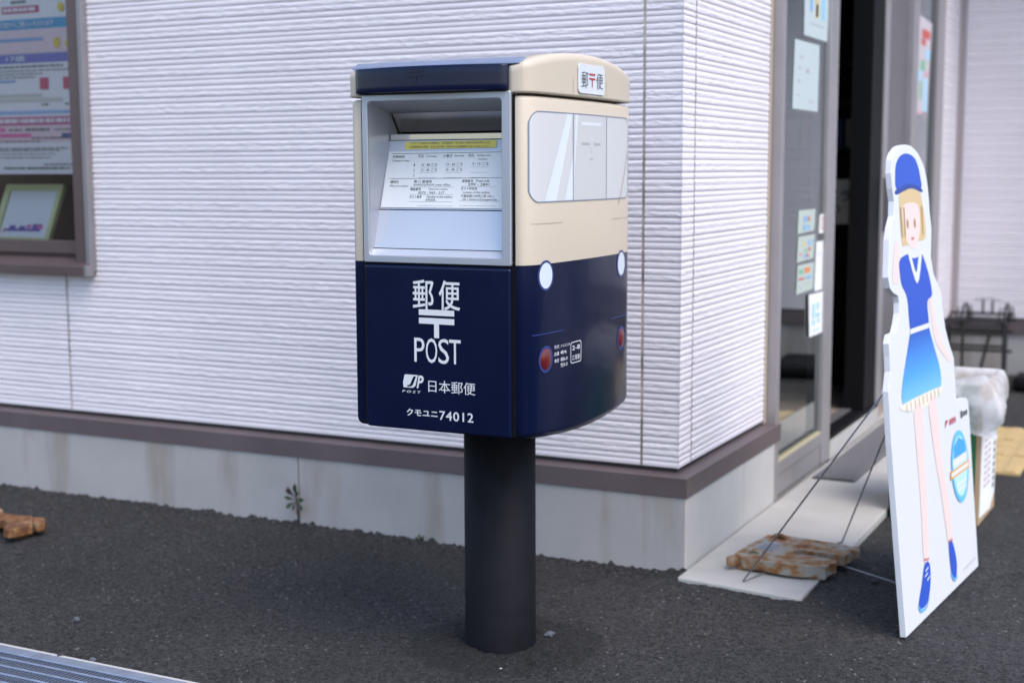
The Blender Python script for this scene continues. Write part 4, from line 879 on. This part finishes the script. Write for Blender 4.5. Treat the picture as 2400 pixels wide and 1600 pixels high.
G().tube([(xl+0.12, yb_, 0.40), (xl+0.2, yb_, 0.408), (xr-0.02, yb_, 0.385)], 0.003, 6).obj('back_rail', M['wire'], RK)
for x in (0.18, 0.225): G().tube([(x, yb_, 0.33), (x, yb_, 0.40)], 0.006, 6).obj('spindle', M['rackblack'], RK)
o = G().prism([(0.37, 3.55), (0.75, 3.5), (0.8, 3.95), (0.42, 4.0)], lambda a, b, h: (a, b, h), 0.0, 0.075).obj('floor_mat_roll', M['black'], bev=0.03, seg=4); tag(o, 'low black rubber block on the ground right of the wire rack', 'block')

# ------------------------------------------------------------------ things behind and on the glass
def sheet_thing(name, label, cat, poly, f, m, group=None, thick=0.0015):
    o = G().prism(poly, f, 0, thick).obj(name, m); return tag(o, label, cat, group)
px = lambda a, b, h: (XF-0.0165+h, a, b)
def ytile(g, y0, y1, z0, z1, h=0.002): g.sheet([(y0, z0), (y1, z0), (y1, z1), (y0, z1)], px, h)
def poster(name, label, cat, poly, marks, m=None, group='papers on the entrance glass'):
    o = sheet_thing(name, label, cat, poly, px, m or flat('pale_poster', (0.50, 0.57, 0.57)), group)
    for c, rects in marks:
        g = G()
        for r in rects: ytile(g, *r)
        g.obj('print', c, o, fix=False)
    return o
c_red = flat('poster_red', (0.55, 0.10, 0.08)); c_blue = flat('poster_blue', (0.20, 0.42, 0.66)); c_yel = flat('poster_ochre', (0.62, 0.50, 0.22)); c_grn = flat('poster_green', (0.18, 0.45, 0.28)); c_pink = flat('poster_pink', (0.60, 0.33, 0.38)); c_org = flat('poster_orange', (0.70, 0.25, 0.08)); c_gry = flat('poster_grey', (0.42, 0.44, 0.48))
poster('poster', 'pale poster with coloured columns high on the entrance glass, cut by the top edge', 'poster', [(1.126, 1.479), (1.425, 1.479), (1.455, 1.82), (1.126, 1.82)],
       [(c_blue, [(1.19, 1.225, 1.56, 1.70)]), (c_yel, [(1.262, 1.30, 1.545, 1.72)]), (c_red, [(1.27, 1.295, 1.55, 1.59)]), (flat('poster_sky', (0.25, 0.55, 0.75)), [(1.345, 1.385, 1.545, 1.66)]), (c_gry, [(1.2, 1.38, 1.52, 1.525)])])
poster('poster', 'large plain white sheet with faint marks, middle of the entrance glass', 'poster', [(1.005, 1.242), (1.318, 1.243), (1.326, 1.461), (1.02, 1.458)],
       [(flat('faint_pink', (0.42, 0.40, 0.43)), [(1.07, 1.13, 1.405, 1.41), (1.06, 1.10, 1.37, 1.376), (1.16, 1.20, 1.36, 1.376), (1.06, 1.085, 1.325, 1.335), (1.05, 1.09, 1.285, 1.29), (1.2, 1.26, 1.27, 1.275)])])
st = [(0.845, 0.920, 'upper cream leaflet with red and blue blocks on the entrance glass'), (0.752, 0.835, 'middle cream leaflet with yellow, green and red blocks on the entrance glass'), (0.648, 0.742, 'lower cream leaflet with dark green and orange lettering on the entrance glass')]
mk = [[(c_red, [(1.225, 1.25, 0.882, 0.897)]), (c_blue, [(1.17, 1.215, 0.88, 0.90), (1.165, 1.2, 0.852, 0.872), (1.225, 1.25, 0.853, 0.87)])],
      [(c_yel, [(1.165, 1.195, 0.80, 0.818)]), (c_blue, [(1.23, 1.255, 0.802, 0.818), (1.28, 1.30, 0.803, 0.82), (1.175, 1.21, 0.762, 0.775)]), (c_grn, [(1.19, 1.22, 0.78, 0.792)]), (c_red, [(1.235, 1.262, 0.783, 0.795), (1.215, 1.245, 0.764, 0.774), (1.13, 1.15, 0.772, 0.78)])],
      [(c_grn, [(1.125, 1.175, 0.712, 0.727)]), (c_org, [(1.19, 1.265, 0.712, 0.729)]), (c_red, [(1.12, 1.19, 0.692, 0.699)]), (c_blue, [(1.215, 1.28, 0.69, 0.70)]), (c_gry, [(1.13, 1.15, 0.662, 0.674), (1.18, 1.27, 0.676, 0.679)])]]
for (z0, z1, lb_), m_ in zip(st, mk): poster('leaflet', lb_, 'leaflet', [(1.10, z0), (1.308, z0+0.004), (1.322, z1), (1.11, z1)], m_, flat('cream_paper', (0.48, 0.54, 0.48)))
poster('sticker', 'narrow white sticker with a red stamp near the door stile', 'sticker', [(1.376, 0.835), (1.445, 0.835), (1.455, 0.899), (1.386, 0.899)], [(c_red, [(1.40, 1.408, 0.85, 0.89), (1.428, 1.436, 0.85, 0.89), (1.40, 1.436, 0.847, 0.85), (1.40, 1.436, 0.888, 0.891)])], M['paper'])
poster('notice_sheet', 'tall blank white notice beside the door stile', 'notice', [(1.332, 0.640), (1.448, 0.640), (1.46, 0.808), (1.345, 0.808)], [(flat('faint_blue', (0.62, 0.66, 0.78)), [(1.375, 1.40, 0.755, 0.775)])], M['paper'])
o = poster('notice_sheet', 'white notice with light blue writing, lowest paper on the entrance glass', 'notice', [(1.263, 0.491), (1.482, 0.491), (1.475, 0.632), (1.244, 0.636)], [(flat('sky_print', (0.35, 0.62, 0.82)), [(1.29, 1.325, 0.55, 0.60), (1.29, 1.33, 0.528, 0.545), (1.35, 1.38, 0.575, 0.60), (1.34, 1.39, 0.55, 0.565), (1.36, 1.39, 0.53, 0.545), (1.30, 1.40, 0.505, 0.51)])], M['paper'])
o.location = (0.004, 0, 0)
poster('poster', 'pale blue and pink poster on the far side light', 'poster', [(3.036, 1.292), (3.312, 1.293), (3.369, 1.712), (3.069, 1.725)],
       [(c_red, [(3.13, 3.33, 1.635, 1.672), (3.12, 3.22, 1.60, 1.632)]), (flat('poster_aqua', (0.38, 0.62, 0.78)), [(3.22, 3.34, 1.545, 1.59), (3.2, 3.30, 1.30, 1.46), (3.06, 3.14, 1.44, 1.49)]), (c_grn, [(3.12, 3.22, 1.49, 1.535), (3.11, 3.16, 1.36, 1.44)]), (c_pink, [(3.22, 3.30, 1.465, 1.49), (3.04, 3.31, 1.296, 1.306)])], flat('pale_pink_paper', (0.55, 0.50, 0.53)))
# window: poster and framed picture
wf = lambda a, b, h: (a, 0.08-h, b)
WPo = sheet_thing('travel_poster', 'large printed travel poster with blue and purple headings behind the left window', 'poster', [(-2.85, 1.046), (-2.104, 1.046), (-2.104, 1.85), (-2.85, 1.85)], wf, flat('poster_white', (0.62, 0.60, 0.63)))
lay = [0.0016]
def wr(name, m, rects):
    g = G(); lay[0] += 0.00025
    for x0_, x1_, z0_, z1_ in rects: g.sheet([(x0_, z0_), (x1_, z0_), (x1_, z1_), (x0_, z1_)], wf, lay[0])
    g.obj(name, m, WPo, fix=False)
wr('print', flat('poster_cyan', (0.05, 0.25, 0.45)), [(-2.85, -2.113, 1.513, 1.546)])
wr('print', flat('poster_violet', (0.13, 0.12, 0.38)), [(-2.85, -2.107, 1.405, 1.435)])
wr('print', flat('poster_crimson', (0.42, 0.05, 0.12)), [(-2.409, -2.245, 1.565, 1.588), (-2.255, -2.216, 1.318, 1.357), (-2.154, -2.112, 1.318, 1.357), (-2.26, -2.24, 1.615, 1.64)])
wr('print', flat('poster_magenta', (0.40, 0.04, 0.18)), [(-2.85, -2.106, 1.205, 1.232)])
wr('print', flat('poster_pale_blue', (0.25, 0.36, 0.58)), [(-2.85, -2.113, 1.240, 1.252)])
wr('print', flat('poster_blush', (0.58, 0.44, 0.48)), [(-2.85, -2.106, 1.150, 1.204), (-2.85, -2.113, 1.437, 1.512)])
wr('print', flat('poster_navy', (0.06, 0.09, 0.22)), [(-2.168, -2.124, 1.160, 1.178)])
wr('print', flat('poster_teal', (0.03, 0.30, 0.36)), [(-2.130, -2.104, 1.060, 1.074)])
rt_ = random.Random(3)
def words_(xa, xb, za, zb):
    o = []; x = xb
    while x > xa:
        wd = rt_.uniform(0.004, 0.03); o.append((max(xa, x-wd), x, za, zb)); x -= wd+rt_.uniform(0.002, 0.006)
    return o
gl = []
for q in [(-2.6, -2.15, 1.391, 1.397), (-2.6, -2.118, 1.379, 1.3825), (-2.6, -2.24, 1.3685, 1.372), (-2.6, -2.27, 1.358, 1.3615), (-2.37, -2.30, 1.597, 1.605), (-2.33, -2.22, 1.186, 1.194), (-2.40, -2.34, 1.187, 1.193), (-2.20, -2.12, 1.187, 1.192), (-2.5, -2.14, 1.128, 1.1315), (-2.5, -2.18, 1.121, 1.1245), (-2.5, -2.2, 1.110, 1.1125), (-2.5, -2.22, 1.098, 1.101), (-2.43, -2.14, 1.062, 1.068), (-2.25, -2.12, 1.075, 1.079), (-2.4, -2.35, 1.298, 1.303), (-2.33, -2.3, 1.283, 1.288), (-2.25, -2.22, 1.268, 1.274), (-2.15, -2.12, 1.268, 1.274), (-2.30, -2.13, 1.160, 1.166), (-2.5, -2.26, 1.150, 1.154)]: gl += words_(*q)
wr('print', flat('poster_line_grey', (0.10, 0.10, 0.11)), gl)
wr('print', flat('poster_tan_line', (0.46, 0.43, 0.40)), [(-2.6, -2.245, 1.296, 1.306), (-2.6, -2.16, 1.281, 1.291)])
wr('print', flat('poster_white_word', (0.62, 0.56, 0.60)), words_(-2.5, -2.13, 1.212, 1.226)+words_(-2.4, -2.26, 1.571, 1.582))
wr('print', flat('poster_hot_pink', (0.60, 0.12, 0.30)), [(-2.46, -2.30, 1.166, 1.178), (-2.46, -2.415, 1.185, 1.197)])
wr('print', flat('poster_steel_blue', (0.16, 0.28, 0.50)), [(-2.45, -2.23, 1.475, 1.485), (-2.5, -2.36, 1.345, 1.352)])
for cx_, cz_, rx_, rz_ in ((-2.149, 1.577, 0.013, 0.014), (-2.172, 1.466, 0.013, 0.017), (-2.125, 1.461, 0.011, 0.013)): G().sheet(ellipse(cx_, cz_, rx_, rz_, 16), wf, 0.006).obj('print', flat('poster_yellow', (0.55, 0.42, 0.02)), WPo, fix=False)
lt = G(); put(lt, '45日前からご購入いただけます', wf, -2.435, -2.18, 1.520, 1.539, 0.006, 0.02); put(lt, '17歳', wf, -2.395, -2.31, 1.411, 1.430, 0.006, 0.02); lt.obj('lettering', flat('poster_text', (0.55, 0.55, 0.62)), WPo, fix=False)
PFt = thing('picture_frame', 'pale green picture frame leaning on the inner window ledge', 'picture frame', (-2.42, 0.12, 0.795))
q0 = Vector((-2.549, 0.12, 0.812)); qu = Vector((1, 0, 0)); qv = Vector((0, 0.087, 0.195)).normalized(); qn = qu.cross(qv)
pf = lambda a, b, h: tuple(q0+qu*a+qv*b+qn*h)
oo = rrect(0, 0.262, 0, 0.214, 0.001, 1); ii = rrect(0.022, 0.240, 0.022, 0.192, 0.001, 1)
g = G(); g.loft([[pf(a, b, -0.006) for a, b in oo], [pf(a, b, 0.010) for a, b in oo], [pf(a, b, 0.008) for a, b in ii], [pf(a, b, -0.006) for a, b in ii]]); g.obj('frame', M['picframe'], PFt)
g = G().sheet([(0.02, 0.02), (0.242, 0.02), (0.242, 0.194), (0.02, 0.194)], pf, 0.0); pc = g.obj('picture', flat('drawing_paper', (0.62, 0.64, 0.68)), PFt, fix=False)
g = G()
for a0, a1, b0, b1 in ((0.045, 0.205, 0.045, 0.054), (0.06, 0.09, 0.054, 0.066), (0.105, 0.135, 0.054, 0.064), (0.165, 0.205, 0.054, 0.072)): g.sheet([(a0, b0), (a1, b0), (a1, b1), (a0, b1)], pf, 0.0008)
g.obj('drawing', flat('drawing_purple', (0.16, 0.10, 0.32)), pc, fix=False)
g = G()
for a0, a1, b0, b1 in ((0.14, 0.16, 0.056, 0.070), (0.185, 0.213, 0.055, 0.068), (0.035, 0.045, 0.04, 0.055)): g.sheet([(a0, b0), (a1, b0), (a1, b1), (a0, b1)], pf, 0.001)
g.obj('drawing', flat('drawing_pink', (0.50, 0.15, 0.32)), pc, fix=False)
# inside the open doorway
cab = thing('cabinet', 'black cabinet inside the doorway holding leaflets', 'cabinet', (-0.5, 3.0, 0.1))
G().box(-0.95, -0.13, 2.752, 3.4, 0.101, 1.10).obj('body', M['black'], cab, bev=0.004)
for z in (1.13, 1.34, 1.50): G().box(-0.95, -0.13, 2.80, 3.4, z, z+0.012).obj('shelf', M['dark'], cab)
for k in range(12): G().box(-0.93+k*0.066, -0.878+k*0.066, 2.81, 2.815, 1.1425, 1.27).obj('leaflet', flat('leaflet_%s' % ('red', 'blue', 'white', 'orange')[k % 4], ((0.25, 0.04, 0.03), (0.05, 0.07, 0.22), (0.3, 0.3, 0.32), (0.3, 0.12, 0.03))[k % 4]), cab)
sgf = lambda a, b, h: (a, 2.751-h, b)
o = sheet_thing('paper_sign', 'grey paper sign with black characters on the black cabinet in the doorway', 'sign', [(-0.40, 0.813), (-0.201, 0.814), (-0.199, 1.008), (-0.40, 1.007)], sgf, flat('sign_grey_paper', (0.80, 0.83, 0.84)))
for ch, q in (('ラ', (-0.271, -0.227, 0.913, 0.959)), ('の', (-0.315, -0.270, 0.862, 0.897)), ('メ', (-0.330, -0.285, 0.913, 0.959))):
    g = G(); put(g, ch, sgf, *q, 0.002, 0.02); g.obj('lettering', M['ink'], o, fix=False)
o = G().box(-0.174, -0.135, 2.74, 2.745, 1.393, 1.534).obj('green_tag', flat('green_tag', (0.08, 0.38, 0.06)), bev=0.001); tag(o, 'bright green hanging card in the dark doorway', 'card')
BN = thing('banner', 'faded red and white cloth banner hanging just behind the entrance glass', 'banner', (-0.11, 1.0, 0.6))
bnf = lambda a, b, h: (-0.11+h+0.006*math.sin(a*60), a, b)
g = G(); ya = np.linspace(0.90, 1.13, 14); g.loft([[bnf(a, 0.62, 0) for a in ya], [bnf(a, 1.9, 0) for a in ya]], closed=False); g.obj('cloth', flat('banner_cloth', (0.40, 0.43, 0.48)), BN, smooth=True)
for z0_, z1_ in ((1.62, 1.74), (1.52, 1.60), (1.42, 1.49), (1.10, 1.24), (0.98, 1.06), (0.86, 0.93), (0.70, 0.80)):
    g = G(); yb2 = np.linspace(0.99, 1.10, 6); g.loft([[bnf(a, z0_, 0.001) for a in yb2], [bnf(a, z1_, 0.001) for a in yb2]], closed=False); g.obj('print', flat('banner_red', (0.42, 0.07, 0.08)), BN)

# ------------------------------------------------------------------ weed in the foundation crack, stones
WD = thing('weed', 'small weed with green and red leaves growing from the crack in the concrete base', 'weed', (-1.214, -0.003, 0.09))
G().tube([(-1.214, -0.002, 0.0), (-1.216, -0.008, 0.05), (-1.213, -0.012, 0.085), (-1.220, -0.010, 0.128)], 0.0022, 6).obj('stem', M['stem'], WD, smooth=True)
def leaf(bx, bz, ang, L, Wd, m, lean=0.014):
    g = G(); d = Vector((math.cos(ang), 0, math.sin(ang))); n = Vector((-d.z, 0, d.x)); base = Vector((bx, -0.012, bz))
    mid = [base+d*(L*t)+Vector((0, -lean*math.sin(1.9*t), 0)) for t in np.linspace(0, 1, 6)]
    wd = [0.08, 0.18, 0.62, 1.0, 0.8, 0.12]
    for s in (-1, 1): g.loft([[p for p in mid], [p+n*(s*Wd*k)+Vector((0, -0.002, 0)) for p, k in zip(mid, wd)]], closed=False)
    return g.obj('leaf', m, WD, smooth=True)
for bx, bz, an, L, Wd, mm in ((-1.212, .083, 10, .036, .007, 'leafg'), (-1.210, .080, -38, .036, .007, 'leafg'), (-1.215, .083, 165, .034, .006, 'leafg'), (-1.216, .078, 218, .032, .007, 'leafg'), (-1.213, .095, 82, .040, .007, 'leafg'), (-1.211, .076, -66, .045, .007, 'leafr'), (-1.217, .093, 138, .034, .006, 'leafr'), (-1.214, .08, 265, .028, .005, 'leafr'), (-1.212, .09, 55, .026, .005, 'leafg'), (-1.216, .088, 118, .042, .005, 'leafr')):
    leaf(bx, bz, math.radians(an), L, Wd, M[mm])
W2 = thing('weed', 'tiny dark weed sprout at the foot of the concrete base near the pole', 'weed', (-0.79, -0.003, 0.02)); 
for an in (60, 100, 140):
    g = G(); a = math.radians(an); g.tube([(-0.79, -0.004, 0.0), (-0.79+0.02*math.cos(a), -0.012, 0.025*math.sin(a))], 0.003, 5); g.obj('leaf', M['leafg'], W2)
def stone(label, x, y, r, m, seed, grp=None):
    rg = np.random.default_rng(seed); b = bmesh.new(); bmesh.ops.create_icosphere(b, subdivisions=2, radius=r)
    ax = rg.uniform(0.65, 1.15, 3)
    for v in b.verts:
        v.co = Vector((v.co.x*ax[0], v.co.y*ax[1], v.co.z*ax[2]*0.7))*(1+rg.normal(0, 0.13)); v.co += Vector((x, y, r*0.42))
    me = bpy.data.meshes.new('stone'); b.to_mesh(me); b.free(); tag(link('stone', me, m), label, 'stone', 'loose stones on the asphalt')
stone('blue grey angular stone just right of the pole base', -0.122, -0.572, 0.0125, M['stone'], 1)
stone('small white pebble in front of the pole base', -0.123, -0.816, 0.0045, M['stonew'], 2)
stone('pale grey pebble on open asphalt above the drain grating', -1.174, -0.964, 0.010, M['stone'], 3)
stone('black lump on the asphalt beneath the orange rusty weight', -1.736, -0.60, 0.009, M['stoned'], 4)
stone('dark stone lying on asphalt between the weight and the display board', 0.456, 0.165, 0.012, M['stoned'], 5)
stone('black lump at the wall foot right of the weed', -1.165, -0.012, 0.012, M['stoned'], 6)
stone('dark stone on the mortar strip beside the grating, left of two', -1.03, -1.162, 0.008, M['stoned'], 8)
stone('blue grey stone on the mortar strip beside the grating, right of two', -0.945, -1.155, 0.008, M['stone'], 9)
